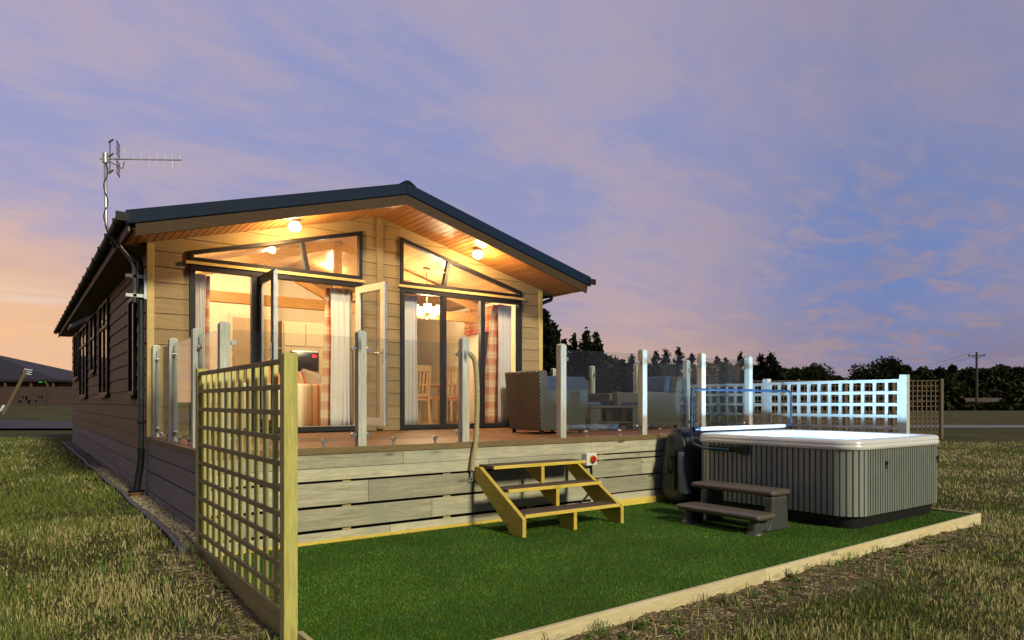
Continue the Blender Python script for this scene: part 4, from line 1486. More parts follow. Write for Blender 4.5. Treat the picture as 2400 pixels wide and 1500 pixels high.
def panel(t, p, q):
    dx, dy = q[0] - p[0], q[1] - p[1]; l = math.hypot(dx, dy); dx /= l; dy /= l
    g = .075
    a = (p[0] + dx * g, p[1] + dy * g); b = (q[0] - dx * g, q[1] - dy * g)
    nx_, ny_ = -dy * .005, dx * .005
    mb = MB()
    vs = []
    for z in (1.0, 2.075):
        vs += [(a[0] + nx_, a[1] + ny_, z), (b[0] + nx_, b[1] + ny_, z), (b[0] - nx_, b[1] - ny_, z), (a[0] - nx_, a[1] - ny_, z)]
    mb.add(vs, [(3, 2, 1, 0), (4, 5, 6, 7), (0, 1, 5, 4), (1, 2, 6, 5), (2, 3, 7, 6), (3, 0, 4, 7)])
    mb.m[1] = 1
    gp = mb.build('glass_panel', [M['glass'], M['glass_edge']], t)
    def disc(mb, c, z, r=.026, th=.016):
        # short round clamp with its axis across the glass, one disc each side of it
        ax = Vector((-dy, dx, 0))
        mb.tube([Vector((c[0], c[1], z)) - ax * th, Vector((c[0], c[1], z)) + ax * th], r, 12)
    for e, sg in ((a, 1), (b, -1)):
        for z in (1.06, 1.955):
            c = (e[0] + dx * sg * .010, e[1] + dy * sg * .010)
            mb = MB(); disc(mb, c, z)
            mb.tube([(c[0], c[1], z), (c[0] - dx * sg * .045, c[1] - dy * sg * .045, z)], .011, 8)
            mb.build('clamp', M['steel'], gp, smooth=40)
    for f in (.27, .73):
        c = (a[0] + (b[0] - a[0]) * f, a[1] + (b[1] - a[1]) * f)
        mb = MB(); disc(mb, c, 1.005, .024)
        mb.lathe([(.022, 0), (.022, .012), (.014, .014), (.014, .05)], 10, (c[0], c[1], DZ))
        mb.build('clamp', M['steel'], gp, smooth=40)


FY = 6.69
bl = thing('glass_balustrade', (2.9, FY, DZ), 'glass balustrade with grey timber posts left of the rope and steps', 'balustrade', 'glass balustrades round the deck')
LP = [(1.478, 9.93), (1.478, 8.74), (1.478, 7.45), (1.56, FY), (2.91, FY), (4.175, FY)]
for x, y in LP: post(bl, x, y)
for p, q in zip(LP[:-1], LP[1:]): panel(bl, p, q)
br_ = thing('glass_balustrade', (7.5, FY, DZ), 'glass balustrade with grey timber posts right of the steps and round the far deck end', 'balustrade', 'glass balustrades round the deck')
RP = [(5.64, FY), (7.13, FY), (8.41, FY), (9.59, FY), (9.59, 7.95), (9.59, 9.15), (9.59, 10.4), (9.59, 11.65)]
for x, y in RP: post(br_, x, y)
for p, q in zip(RP[:-1], RP[1:]): panel(br_, p, q)

# rope handrail
rp = thing('rope_handrail', (4.25, 6.6, 1.9), 'thick twisted hemp rope hanging from the post beside the steps', 'rope')
key = [(4.222, 6.69, 1.955), (4.262, 6.685, 1.95), (4.300, 6.66, 1.895), (4.300, 6.62, 1.75), (4.285, 6.575, 1.45), (4.262, 6.555, 1.15), (4.238, 6.545, .92), (4.205, 6.545, .74), (4.190, 6.545, .62)]
def spline(pts, n):
    out = []
    P_ = [Vector(p) for p in pts]
    P_ = [P_[0] * 2 - P_[1]] + P_ + [P_[-1] * 2 - P_[-2]]
    for i in range(1, len(P_) - 2):
        for k in range(n):
            t = k / n
            a, b, c, d = P_[i - 1:i + 3]
            out.append(.5 * ((2 * b) + (c - a) * t + (2 * a - 5 * b + 4 * c - d) * t * t + (3 * b - a - 3 * c + d) * t ** 3))
    out.append(P_[-2])
    return out
cl_ = spline(key, 16)
mb = MB()
for s_ in range(3):
    pts = []; ln = 0
    for i, p in enumerate(cl_):
        if i: ln += (p - cl_[i - 1]).length
        t_ = (cl_[min(i + 1, len(cl_) - 1)] - cl_[max(i - 1, 0)]).normalized()
        u_ = Vector((0, 1, 0)); u_ = (u_ - t_ * u_.dot(t_)).normalized(); w_ = t_.cross(u_)
        q = ln / .085 * 2 * PI / 1.0 * .9 + s_ * 2 * PI / 3
        pts.append(p + (u_ * math.cos(q) + w_ * math.sin(q)) * .016)
    mb.tube(pts, .0165, 8)
mb.build('rope', M['rope'], rp, smooth=True)
mb = MB(); mb.tube([(4.19, 6.545, .63), (4.188, 6.545, .55)], .012, 8); mb.tube([(4.185 + .022 * math.cos(q), 6.545, .525 + .022 * math.sin(q)) for q in np.linspace(0, 2 * PI, 13)], .006, 6, cap=False)
mb.build('eye_fitting', M['galv'], rp, smooth=40)
mb = MB(); mb.tube([(4.20, 6.64, 1.955), (4.235, 6.69, 1.955)], .024, 10)
mb.build('end_fitting', M['galv'], rp, smooth=40)

# ------- wooden steps
st = thing('wooden_steps', (4.93, 6.1, 0), 'yellow timber steps with three dark grooved treads against the deck', 'steps')
def stringer(x0, x1, cutup):
    mb = MB()
    poly = [(5.615, 0.0), (5.80, 0.0), (6.565, .56), (6.565, .668), (6.42, .668), (5.625, .20), (5.615, .19)]
    mb.prism(poly, 'x', x0, x1)
    mb.build('stringer', M['yellow_y'], st, bevel=.004)
stringer(4.215, 4.262, 0)
stringer(5.628, 5.675, 0)
# middle bearer: three blocks under the treads (it is cut for each tread)
for y0, z1 in ((5.63, .195), (5.93, .425), (6.20, .655)):
    mb = MB()
    if z1 < .2: poly = [(y0 + .005, 0), (y0 + .20, 0), (y0 + .32, z1 - .05), (y0 + .32, z1), (y0 + .005, z1)]
    else: poly = [(y0 + .005, z1 - .20), (y0 + .17, z1 - .15), (y0 + .33, z1 - .04), (y0 + .33, z1), (y0 + .005, z1)]
    mb.prism(poly, 'x', 4.93, 4.977); mb.build('bearer', M['yellow_y'], st, bevel=.003)
for y0, z1 in ((5.64, .196), (5.94, .426), (6.215, .656)):
    mb = MB(); mb.box(4.264, 5.626, y0 - .012, y0 + .012, z1 - .0, z1 + .036); mb.build('tread_nosing', M['yellow_x'], st, bevel=.003)
    mb = MB()
    mb.box(4.265, 5.625, y0 + .013, y0 + .30, z1 + .001, z1 + .024)
    for k in range(6): mb.box(4.266, 5.624, y0 + .020 + k * .047, y0 + .055 + k * .047, z1 + .0245, z1 + .035)
    mb.build('tread', M['tread'], st, bevel=.002)

# isolator switch + cable
sw = thing('isolator_switch', (6.0, 6.57, .66), 'white isolator box with red rotary switch on the deck skirt', 'switch')
mb = MB(); mb.box(5.905, 6.085, 6.50, 6.585, .585, .745); mb.build('box', M['white_pl'], sw, bevel=.008)
mb = MB(); mb.tube([(6.005, 6.499, .665), (6.005, 6.490, .665)], .055, 20); mb.build('bezel', M['yellow_pl'], sw)
mb = MB(); mb.tube([(6.005, 6.489, .665), (6.005, 6.468, .665)], .042, 20); mb.box(5.993, 6.017, 6.452, 6.467, .628, .702); mb.build('knob', M['red_pl'], sw)
mb = MB(); mb.tube(spline([(6.04, 6.565, .60), (6.05, 6.565, .45), (6.02, 6.56, .25), (5.86, 6.55, .12), (5.75, 6.55, .10)], 8), .010, 8)
tag(mb.build('power_cable', M['black_pl'], smooth=True), 'black cable hanging below the red switch on the skirt', 'cable')

# ------------------------------------------------------------------ hot tub
TX0, TX1, TY0, TY1 = 7.335, 9.48, 3.79, 5.93
tub = thing('hot_tub', ((TX0 + TX1) / 2, (TY0 + TY1) / 2, 0), 'square hot tub with grey ribbed sides and glowing white water', 'hot tub')


def rrect(off, r, per=8, seg=10):
    x0, x1, y0, y1 = TX0 - off, TX1 + off, TY0 - off, TY1 + off
    r = max(.03, r + off)
    pts = []
    for (cx_, cy__, a0) in ((x1 - r, y0 + r, -PI / 2), (x1 - r, y1 - r, 0), (x0 + r, y1 - r, PI / 2), (x0 + r, y0 + r, PI)):
        for k in range(per + 1):
            q = a0 + k * PI / 2 / per
            pts.append((cx_ + r * math.cos(q), cy__ + r * math.sin(q)))
        # straight part is filled to the next corner
    out = []
    n = len(pts)
    for i in range(n):
        p, q = pts[i], pts[(i + 1) % n]
        out.append(p)
        if math.hypot(q[0] - p[0], q[1] - p[1]) > .4:
            for k in range(1, seg): out.append((p[0] + (q[0] - p[0]) * k / seg, p[1] + (q[1] - p[1]) * k / seg))
    return out


# ribbed cabinet
CR = .24
def ribs(a, b, period, nrm):
    """profile along a straight side from a to b with raised ribs"""
    l = math.hypot(b[0] - a[0], b[1] - a[1]); n = int(round(l / period)); pts = []
    dx, dy = (b[0] - a[0]) / l, (b[1] - a[1]) / l
    for i in range(n):
        for f, o_ in ((.0, 0), (.24, 0), (.27, .018), (.93, .018), (.97, 0)):
            s_ = (i + f) * l / n
            pts.append((a[0] + dx * s_ + nrm[0] * o_, a[1] + dy * s_ + nrm[1] * o_))
    return pts
for nm, a, b, nrm in (('cabinet_panel', (TX0, TY1 - CR), (TX0, TY0 + CR), (-1, 0)), ('cabinet_panel', (TX0 + CR, TY0), (TX1 - CR, TY0), (0, -1)),
                      ('cabinet_panel', (TX1, TY0 + CR), (TX1, TY1 - CR), (1, 0)), ('cabinet_panel', (TX1 - CR, TY1), (TX0 + CR, TY1), (0, 1))):
    pr = ribs(a, b, .070 if abs(nrm[0]) else .056, nrm) + [(b[0], b[1])]
    bk = [(b[0] - nrm[0] * .02, b[1] - nrm[1] * .02), (a[0] - nrm[0] * .02, a[1] - nrm[1] * .02)]
    mb = MB(); mb.prism(pr + bk, 'z', .145, .885)
    mb.build(nm, M['tubcab'], tub)
for cx_, cy__, a0 in ((TX0 + CR, TY0 + CR, PI), (TX1 - CR, TY0 + CR, -PI / 2), (TX1 - CR, TY1 - CR, 0), (TX0 + CR, TY1 - CR, PI / 2)):
    pr = []
    nr = 6
    for k, q_, o_ in [(k, (k + f) / nr, o_) for k in range(nr) for f, o_ in ((0, 0), (.18, 0), (.22, .018), (.42, .018), (.64, .018), (.93, .018), (.97, 0))] + [(nr, 1, 0)]:
        q = a0 + PI / 2 * q_
        pr.append((cx_ + (CR + o_) * math.cos(q), cy__ + (CR + o_) * math.sin(q)))
    bk = [(cx_ + (CR - .02) * math.cos(a0 + PI / 2 * k / 8), cy__ + (CR - .02) * math.sin(a0 + PI / 2 * k / 8)) for k in range(8, -1, -1)]
    mb = MB(); mb.prism(pr + bk, 'z', .145, .885)
    mb.build('cabinet_corner', M['tubcorner'], tub, smooth=30)
mb = MB(); mb.loft([[(*p, 0) for p in rrect(-.06, CR)], [(*p, .144) for p in rrect(-.03, CR)]])
mb.build('base', M['base_black'], tub, smooth=40)
# shell: rim, basin and seats in one lofted skin
prof = [(-.02, .885), (.030, .872), (.044, .885), (.046, .915), (.036, .928), (.034, .934), (.040, .942), (.036, .968), (.018, .984), (-.02, .990), (-.10, .988), (-.135, .978), (-.155, .955), (-.17, .90), (-.20, .70), (-.24, .58), (-.52, .56), (-.56, .50), (-.60, .25), (-.66, .20)]
rings = []
for o_, z in prof:
    rr = rrect(o_, CR)
    ring = []
    for i, p in enumerate(rr):
        w_ = 0
        if o_ < -.09:
            q = math.atan2(p[1] - (TY0 + TY1) / 2, p[0] - (TX0 + TX1) / 2)
            w_ = .028 * math.sin(4 * q + .6) * min(1, (-o_ - .09) / .05)
        cx_, cy__ = (TX0 + TX1) / 2, (TY0 + TY1) / 2
        l = math.hypot(p[0] - cx_, p[1] - cy__)
        ring.append((p[0] + (p[0] - cx_) / l * w_, p[1] + (p[1] - cy__) / l * w_, z))
    rings.append(ring)
mb = MB(); mb.loft(rings[:14], cap0=False, cap1=False)
mb.build('shell', M['acrylic'], tub, smooth=45)
mb = MB(); mb.loft(rings[13:], cap0=False, cap1=True)
mb.build('basin', plain('pale_blue_basin', (.34, .50, .66), .25, var=.1, nscale=2, bstr=.03), tub, smooth=45)
m, nt, out = newmat('lit_water')
fr = N(nt, 'Fresnel'); fr.inputs[0].default_value = 1.33
bn = N(nt, 'Bump'); bn.inputs['Strength'].default_value = .5; bn.inputs['Distance'].default_value = .02
L(nt, noise_(nt, coords(nt), 7, 3, .5, .4), bn.inputs['Height']); L(nt, bn.outputs[0], fr.inputs[1])
tr = N(nt, 'BsdfTransparent'); tr.inputs[0].default_value = (.86, .95, 1, 1)
g_ = N(nt, 'BsdfGlossy'); g_.inputs['Roughness'].default_value = .03; L(nt, bn.outputs[0], g_.inputs['Normal'])
a_ = N(nt, 'MixShader'); L(nt, fr.outputs[0], a_.inputs[0]); L(nt, tr.outputs[0], a_.inputs[1]); L(nt, g_.outputs[0], a_.inputs[2]); L(nt, a_.outputs[0], out.inputs[0])
mb = MB(); mb.loft([[(*p, .895) for p in rrect(-.15, CR)]], cap0=False); mb.build('water', m, tub)
mb = MB()
for x, y in ((8.4, TY1 - .255), (TX0 + .255, 4.85)):
    dx = 0 if x > 8 else 1
    mb.tube([(x, y, .66), (x + .012 * dx, y - .012 * (1 - dx), .66)], .07, 16)
mb.build('underwater_lamp', M['led'], tub)
lamp('tub_light', (8.40, 4.86, .815), 480, (.46, .74, 1), .07, tub)
# locks
mb = MB()
for x in (7.985, 9.29):
    mb.box(x - .012, x + .012, TY0 - .028, TY0 - .012, .68, .73); mb.tube([(x + .01, TY0 - .03, .715), (x + .022, TY0 - .03, .70)], .008, 6); mb.tube([(x, TY0 - .03, .665), (x + .004, TY0 - .03, .655)], .012, 8)
mb.build('cover_lock', M['black_pl'], tub)

# cover lifter frame
lf = thing('cover_lifter', (8.5, 6.0, .8), 'tall tubular cover lifter hoop standing behind the hot tub', 'cover lifter')
def bend(pts, r=.10, n=5):
    out = [Vector(pts[0])]
    for a, b, c in zip(pts[:-2], pts[1:-1], pts[2:]):
        a, b, c = Vector(a), Vector(b), Vector(c)
        p = b + (a - b).normalized() * min(r, (a - b).length / 2); q = b + (c - b).normalized() * min(r, (c - b).length / 2)
        for k in range(n + 1):
            t_ = k / n; out.append(p * (1 - t_) ** 2 + b * 2 * t_ * (1 - t_) + q * t_ * t_)
    out.append(Vector(pts[-1]))
    return out
mb = MB(); mb.tube(bend([(7.27, 5.36, .80), (7.27, 5.75, .80), (7.36, 6.02, .86), (7.36, 6.02, 1.572), (9.72, 6.02, 1.572), (9.72, 6.02, .84), (9.55, 5.7, .80), (9.55, 5.4, .80)], .09), .017, 10)
mb.build('hoop', M['lifter'], lf, smooth=True)
mb = MB(); mb.box(7.275, 7.318, 5.12, 5.68, .775, .845); mb.box(7.262, 7.318, 5.10, 5.24, .755, .862); mb.build('pivot_bracket', M['black_pl'], lf, bevel=.01)
mb = MB(); mb.tube([(7.50, 6.00, 1.035), (9.50, 6.00, 1.035)], .030, 12); mb.build('roller', M['whitetube'], lf, smooth=40)
mb = MB(); mb.tube([(7.38, 6.0, 1.035), (7.499, 6.0, 1.035)], .038, 12); mb.tube([(9.501, 6.0, 1.035), (9.70, 6.01, 1.035)], .034, 12); mb.build('roller_end', M['lifter'], lf, smooth=40)
mb = MB()
for z in (1.12, 1.24, 1.36): mb.tube([(7.345, 5.99, z), (7.330, 5.98, z)], .010, 8)
mb.build('bolt', M['steel'], lf)

# folded cover hanging behind the tub
cv = thing('tub_cover', (8.4, 6.3, 0), 'folded black vinyl spa cover slumped between hot tub and deck', 'cover')
sec = [(6.16, 1.00), (6.24, 1.045), (6.33, 1.045), (6.40, .99), (6.47, .78), (6.525, .55), (6.545, .32), (6.54, .18), (6.48, .07), (6.36, .03), (6.20, .03), (6.08, .07), (6.015, .18), (6.005, .36), (6.03, .60), (6.09, .84)]
cy0, cz0 = 6.28, .5
rings = []
for x, s_ in ((7.285, .55), (7.30, .86), (7.33, .97), (7.39, 1.02), (7.9, 1.0), (8.5, .985), (9.2, 1.0), (9.40, .96), (9.46, .8)):
    rings.append([(x + .012 * math.sin(k * 1.7), cy0 + (y - cy0) * s_, cz0 + (z - cz0) * (s_ if z > .2 else 1) if z > .2 else z) for k, (y, z) in enumerate(sec)])
mb = MB(); mb.loft(rings)
o = mb.build('cover', M['vinyl'], cv, smooth=True, sub=1)
mb = MB(); mb.loft([[(7.262, 6.04, .16), (7.262, 6.15, .16), (7.262, 6.18, .72), (7.262, 6.10, .72)], [(7.39, 6.02, .16), (7.39, 6.13, .16), (7.39, 6.16, .75), (7.39, 6.08, .75)]])
mb.build('grey_end_panel', M['vinyl_grey'], cv, bevel=.02)
mb = MB(); mb.tube(spline([(7.282, 6.30, .66), (7.245, 6.31, .60), (7.24, 6.315, .50), (7.275, 6.32, .42)], 6), .014, 8); mb.box(7.262, 7.29, 6.22, 6.235, .2, .75)
mb.build('carry_handle', M['black_pl'], cv, smooth=40)

# plastic tub steps
ts = thing('spa_steps', (6.65, 4.8, 0), 'brown and charcoal plastic two tread step in front of the hot tub', 'steps')
def tread(x0, x1, y0, y1, z1, nm):
    mb = MB()
    mb = rounded(mb, x0, x1, y0, y1, z1 - .062, z1, .055)
    o = mb.build(nm, M['stepbrown'], ts, smooth=50)
tread(6.22, 6.57, 4.22, 5.33, .215, 'lower_tread')
tread(6.60, 6.97, 4.30, 5.42, .435, 'upper_tread')
for y0 in (4.32, 5.18):
    mb = MB(); mb.prism([(6.52, .0), (6.98, .0), (6.93, .06), (6.915, .372), (6.625, .372), (6.61, .16), (6.58, .06)], 'y', y0, y0 + .10); mb.build('side_support', M['stepdark'], ts, bevel=.02)
    mb = MB(); mb.box(6.30, 6.60, y0 + .01, y0 + .09, .015, .13); mb.build('side_rail', M['stepdark'], ts, bevel=.012)
    mb = MB(); mb.lathe([(.095, 0), (.09, .02), (.052, .04), (.048, .152)], 18, (6.33, y0 + .02, 0)); mb.build('foot', M['stepdark'], ts, smooth=50)


# ------------------------------------------------------------------ trellises
def trellis(name, x, y0, y1, z0, ztop, posttop, pz0, mats, lab, grp, posts=(1, 1), nsl=12, sp=.153, pw=.082, hw=.016):
    t = thing(name, (x, (y0 + y1) / 2, pz0), lab, 'trellis', grp)
    for ok_, y in zip(posts, (y0, y1)):
        if ok_:
            mb = MB(); mb.box(x, x + pw, y - pw / 2, y + pw / 2, pz0, posttop); mb.build('post', mats[0], t, bevel=.004)
    ya, yb = y0 + pw / 2 + .002, y1 - pw / 2 - .002
    mb = MB()
    for i in range(nsl):
        y = ya + .018 + (yb - ya - .036) * i / (nsl - 1)
        mb.box(x + .0275, x + .057, y - hw, y + hw, z0 + .02, ztop)
    mb.build('upright_slats', mats[1], t, bevel=.002)
    mb = MB()
    z = ztop - .002
    k = 0
    while z > z0 + .25:
        mb.box(x + .006, x + .026, ya, yb, z - hw * 2, z)
        z -= sp; k += 1
    mb.box(x + .002, x + .026, ya, yb, z0, z0 + .135)
    mb.build('cross_rails', mats[2], t, bevel=.002)
    return t


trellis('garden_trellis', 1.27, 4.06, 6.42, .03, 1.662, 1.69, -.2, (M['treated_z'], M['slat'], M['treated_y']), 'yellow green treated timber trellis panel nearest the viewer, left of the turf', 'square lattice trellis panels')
gz = wood('grey_trellis_upright', (.46, .46, .42), (.62, .62, .56), 'z', knots=.4)
gyy = wood('grey_trellis_rail', (.44, .44, .40), (.60, .60, .54), 'y', knots=.2)
trellis('garden_trellis', 10.3, 4.63, 6.86, .05, 1.735, 1.795, -.15, (gz, gz, gyy), 'blue lit trellis panel behind the hot tub, the nearer of two', 'square lattice trellis panels', (1, 1), 13, .172, .10, .023)
trellis('garden_trellis', 10.3, 6.86 + .0, 9.41, .05, 1.725, 1.775, -.15, (gz, gz, gyy), 'blue lit trellis panel seen through the glass balustrade, the farther of two', 'square lattice trellis panels', (0, 1), 14, .172, .10, .023)

# far brown trellis fence
d0 = 26.0
pa = at((1762 - 1200) / 1600, d0 + .6); pb = at((2207 - 1200) / 1600, d0)
tf = thing('trellis_fence', ((pa[0] + pb[0]) / 2, (pa[1] + pb[1]) / 2, 0), 'brown lattice fence in the field far behind the hot tub', 'fence')
dx, dy = pb[0] - pa[0], pb[1] - pa[1]; l = math.hypot(dx, dy); dx /= l; dy /= l
np_ = 4
def obox(mb, s0, s1, n0, n1, z0, z1):
    vs = []
    for z in (z0, z1):
        for s_, n_ in ((s0, n0), (s1, n0), (s1, n1), (s0, n1)):
            vs.append((pa[0] + dx * s_ - dy * n_, pa[1] + dy * s_ + dx * n_, z))
    mb.add(vs, [(3, 2, 1, 0), (4, 5, 6, 7), (0, 1, 5, 4), (1, 2, 6, 5), (2, 3, 7, 6), (3, 0, 4, 7)])
ZB, ZT = .05, 2.24
for i in range(np_ + 1):
    mb = MB(); s_ = l * i / np_; obox(mb, s_ - .05, s_ + .05, -.05, .05, -.2, ZT + .05); mb.build('post', M['brown_trellis'], tf)
for i in range(np_):
    mb = MB(); s0 = l * i / np_ + .06; s1 = l * (i + 1) / np_ - .06
    k = 11
    for j in range(k): s_ = s0 + (s1 - s0) * j / (k - 1); obox(mb, s_ - .016, s_ + .016, -.012, .010, ZB, ZT)
    for j in range(12): z = ZT - j * .196; obox(mb, s0, s1, .0105, .03, z - .035, z)
    mb.build('lattice_panel', M['brown_trellis'], tf)


# ------------------------------------------------------------------ wicker furniture
def armchair(lab, grp):
    """faces +x; origin at its base centre"""
    t = thing('wicker_armchair', (0, 0, 0), lab, 'armchair', grp)
    def loft4(mb, b, tp, z0, z1):
        mb.loft([[(b[0], b[2], z0), (b[1], b[2], z0), (b[1], b[3], z0), (b[0], b[3], z0)], [(tp[0], tp[2], z1), (tp[1], tp[2], z1), (tp[1], tp[3], z1), (tp[0], tp[3], z1)]])
        return mb
    loft4(MB(), (-.43, -.22, -.38, .38), (-.50, -.35, -.42, .42), .05, .90).build('backrest', M['wicker'], t, bevel=.02)
    for s_ in (-1, 1):
        mb = MB()
        ya, yb = sorted((s_ * .38, s_ * .25)); yc, yd = sorted((s_ * .41, s_ * .27))
        vs = [(-.42, ya, .05), (.40, ya, .05), (.40, yb, .05), (-.42, yb, .05), (-.44, yc, .60), (.45, yc, .64), (.45, yd, .64), (-.44, yd, .60)]
        mb.add(vs, [(3, 2, 1, 0), (4, 5, 6, 7), (0, 1, 5, 4), (1, 2, 6, 5), (2, 3, 7, 6), (3, 0, 4, 7)])
        mb.build('arm', M['wicker'], t, bevel=.02)
    mb = MB(); mb.box(-.26, .39, -.25, .25, .08, .34); mb.build('seat', M['wicker'], t, bevel=.02)
    mb = MB(); mb.box(-.24, .41, -.245, .245, .342, .46, c=.03); mb.build('seat_cushion', M['blue_cush'], t, bevel=.02)
    mb = MB(); mb.loft([[(-.30, -.24, .46), (-.16, -.24, .46), (-.16, .24, .46), (-.30, .24, .46)], [(-.37, -.25, .92), (-.24, -.25, .90), (-.24, .25, .90), (-.37, .25, .92)]]); mb.build('back_cushion', M['blue_cush'], t, bevel=.03)
    mb = MB()
    for x in (-.38, .35):
        for y in (-.33, .33): mb.box(x - .02, x + .02, y - .02, y + .02, 0, .05)
    mb.build('foot', M['black_pl'], t)
    return t


ac = armchair('brown wicker armchair with navy cushion on the deck beside the window', 'wicker armchairs on the deck')
ac.location = (6.40, 7.90, DZ)
c2 = copy_tree(ac); c2['label'] = 'brown wicker armchair at the far right of the deck facing the lodge'
c2.location = (9.0, 8.35, DZ); c2.rotation_euler = (0, 0, PI)
t = thing('wicker_sofa', (0, 0, 0), 'brown wicker sofa with navy cushions at the back of the deck', 'sofa')
mb = MB(); mb.loft([[(-.85, .22, .05), (.85, .22, .05), (.85, .43, .05), (-.85, .43, .05)], [(-.88, .33, .88), (.88, .33, .88), (.88, .48, .88), (-.88, .48, .88)]]); mb.build('backrest', M['wicker'], t, bevel=.02)
for s_ in (-1, 1):
    mb = MB(); xa, xb = sorted((s_ * .86, s_ * .72)); mb.box(xa, xb, -.42, .22, .05, .62); mb.build('arm', M['wicker'], t, bevel=.02)
mb = MB(); mb.box(-.715, .715, -.40, .215, .08, .34); mb.build('seat', M['wicker'], t, bevel=.02)
for x0 in (-.71, .005):
    mb = MB(); mb.box(x0, x0 + .70, -.41, .21, .342, .46, c=.03); mb.build('seat_cushion', M['blue_cush'], t, bevel=.02)
    mb = MB(); mb.loft([[(x0, .10, .462), (x0 + .70, .10, .462), (x0 + .70, .22, .462), (x0, .22, .462)], [(x0, .20, .93), (x0 + .70, .20, .93), (x0 + .70, .325, .93), (x0, .325, .93)]]); mb.build('back_cushion', M['blue_cush'], t, bevel=.03)
t.location = (8.02, 9.42, DZ)
t = thing('coffee_table', (0, 0, 0), 'low wicker coffee table with dark glass top on the deck', 'table')
mb = MB(); mb.box(-.55, .55, -.32, .32, .36, .40); mb.build('table_frame', M['wicker'], t, bevel=.01)
mb = MB(); mb.box(-.52, .52, -.29, .29, .401, .409); mb.build('glass_top', M['dark_pane'], t)
mb = MB(); mb.box(-.50, .50, -.27, .27, .12, .14); mb.build('shelf', M['wicker'], t)
for x in (-.54, .38):
    for y in (-.31, .15): mb = MB(); mb.box(x, x + .16, y, y + .16, 0, .359); mb.build('leg', M['wicker'], t, bevel=.01)
t.location = (7.72, 8.12, DZ)

# ------------------------------------------------------------------ TV aerial
ae = thing('tv_aerial', (1.3, 10.1, 2.8), 'television aerial on a cranked grey mast at the lodge corner', 'aerial')
mast = [(1.245, 10.06, 2.70), (1.245, 10.06, 3.20), (.925, 10.02, 3.58), (.915, 10.02, 4.535)]
mb = MB(); mb.tube(bend(mast, .10), .021, 10); mb.build('mast', M['galv'], ae, smooth=True)
mb = MB()
for z in (2.76, 3.01):
    mb.box(1.14, 1.385, 10.015, 10.045, z, z + .045); mb.tube([(1.245, 10.015, z + .022), (1.245, 10.105, z + .022)], .028, 8)
mb.box(1.345, 1.386, 9.985, 10.014, 2.74, 3.07)
mb.build('wall_bracket', M['whitemetal'], ae, bevel=.004)
b0 = Vector((.90, 10.03, 4.48)); b1 = Vector((1.735, 9.66, 4.532)); bd = (b1 - b0).normalized()
sd_ = Vector((-bd.y, bd.x, 0))
mb = MB(); mb.tube([b0 - bd * .05, b1], .009, 8)
mb.tube([Vector((.915, 10.02, 4.43)), Vector((.915, 10.02, 4.55))], .034, 10)
mb.build('boom', M['galv'], ae, smooth=40)
mb = MB()
for k in range(7):
    p = b0 + bd * (.32 + k * .093)
    p = b0 + bd * ((b1 - b0).length * (.38 + .60 * k / 6))
    mb.tube([p - Vector((0, 0, .10)), p + Vector((0, 0, .10))], .0055, 6)
p = b0 + bd * .235
for s_ in (-1, 1):
    mb.tube([p + sd_ * .0 + Vector((0, 0, s_ * .05)), p + Vector((0, 0, s_ * .15))], .005, 6)
mb.build('element', M['galv'], ae)
mb = MB()
p = b0 + bd * .15
q = p + sd_ * .10 ; r_ = p - sd_ * .10 + bd * .03
for s_ in (-1, 1):
    for f in np.linspace(0, 1, 4):
        c = q * (1 - f) + r_ * f
        mb.tube([c + Vector((0, 0, s_ * .02)), c + Vector((0, 0, s_ * .20))], .003, 6)
    for h in (.05, .12, .20): mb.tube([q + Vector((0, 0, s_ * h)), r_ + Vector((0, 0, s_ * h))], .006 if h == .2 else .003, 6)
p2 = b0 + bd * .07
mb.tube([p2 + Vector((0, 0, -.17)), p2 + Vector((0, 0, .24))], .006, 6)
for h in (.22, .04, -.17): mb.tube([p2 - sd_ * .03 + Vector((0, 0, h - .02)), p2 + sd_ * .02 + bd * .03 + Vector((0, 0, h + .035))], .012, 6)
mb.build('reflector', M['polewood'], ae)
mb = MB()
cab = []
for k in range(40):
    z = 4.42 - k * .021; cab.append(((.917 + .024 * math.sin(k * .34)), 10.0 - .012, z))
cab += [(.95, 9.995, 3.52), (1.1, 10.01, 3.36), (1.26, 10.03, 3.17), (1.29, 10.03, 3.1), (1.285, 10.03, 2.4)]
mb.tube(cab, .0055, 6)
pp = b0 + bd * .235
mb.tube(spline([pp + Vector((0, 0, -.03)), pp + Vector((-.02, 0, -.12)), pp + Vector((-.07, .03, -.09)), b0 + bd * .05 + Vector((0, 0, -.03))], 6), .005, 6)
mb.build('cable', M['black_pl'], ae, smooth=True)


# ------------------------------------------------------------------ far setting
def leafquads(centres, sizes, cols):
    """randomly turned quads"""
    n = len(centres)
    a = rng.normal(size=(n, 3)); a /= np.linalg.norm(a, axis=1)[:, None]
    b = rng.normal(size=(n, 3)); b -= a * (a * b).sum(1)[:, None]; b /= np.linalg.norm(b, axis=1)[:, None]
    s_ = sizes[:, None]
    q = np.stack([centres - a * s_ - b * s_ * .45, centres + a * s_ * .2 - b * s_ * .6, centres + a * s_ + b * s_ * .2, centres - a * s_ * .1 + b * s_ * .6], 1)
    return q.reshape(-1, 3), np.repeat(np.concatenate([cols, np.ones((n, 1))], 1), 4, axis=0)


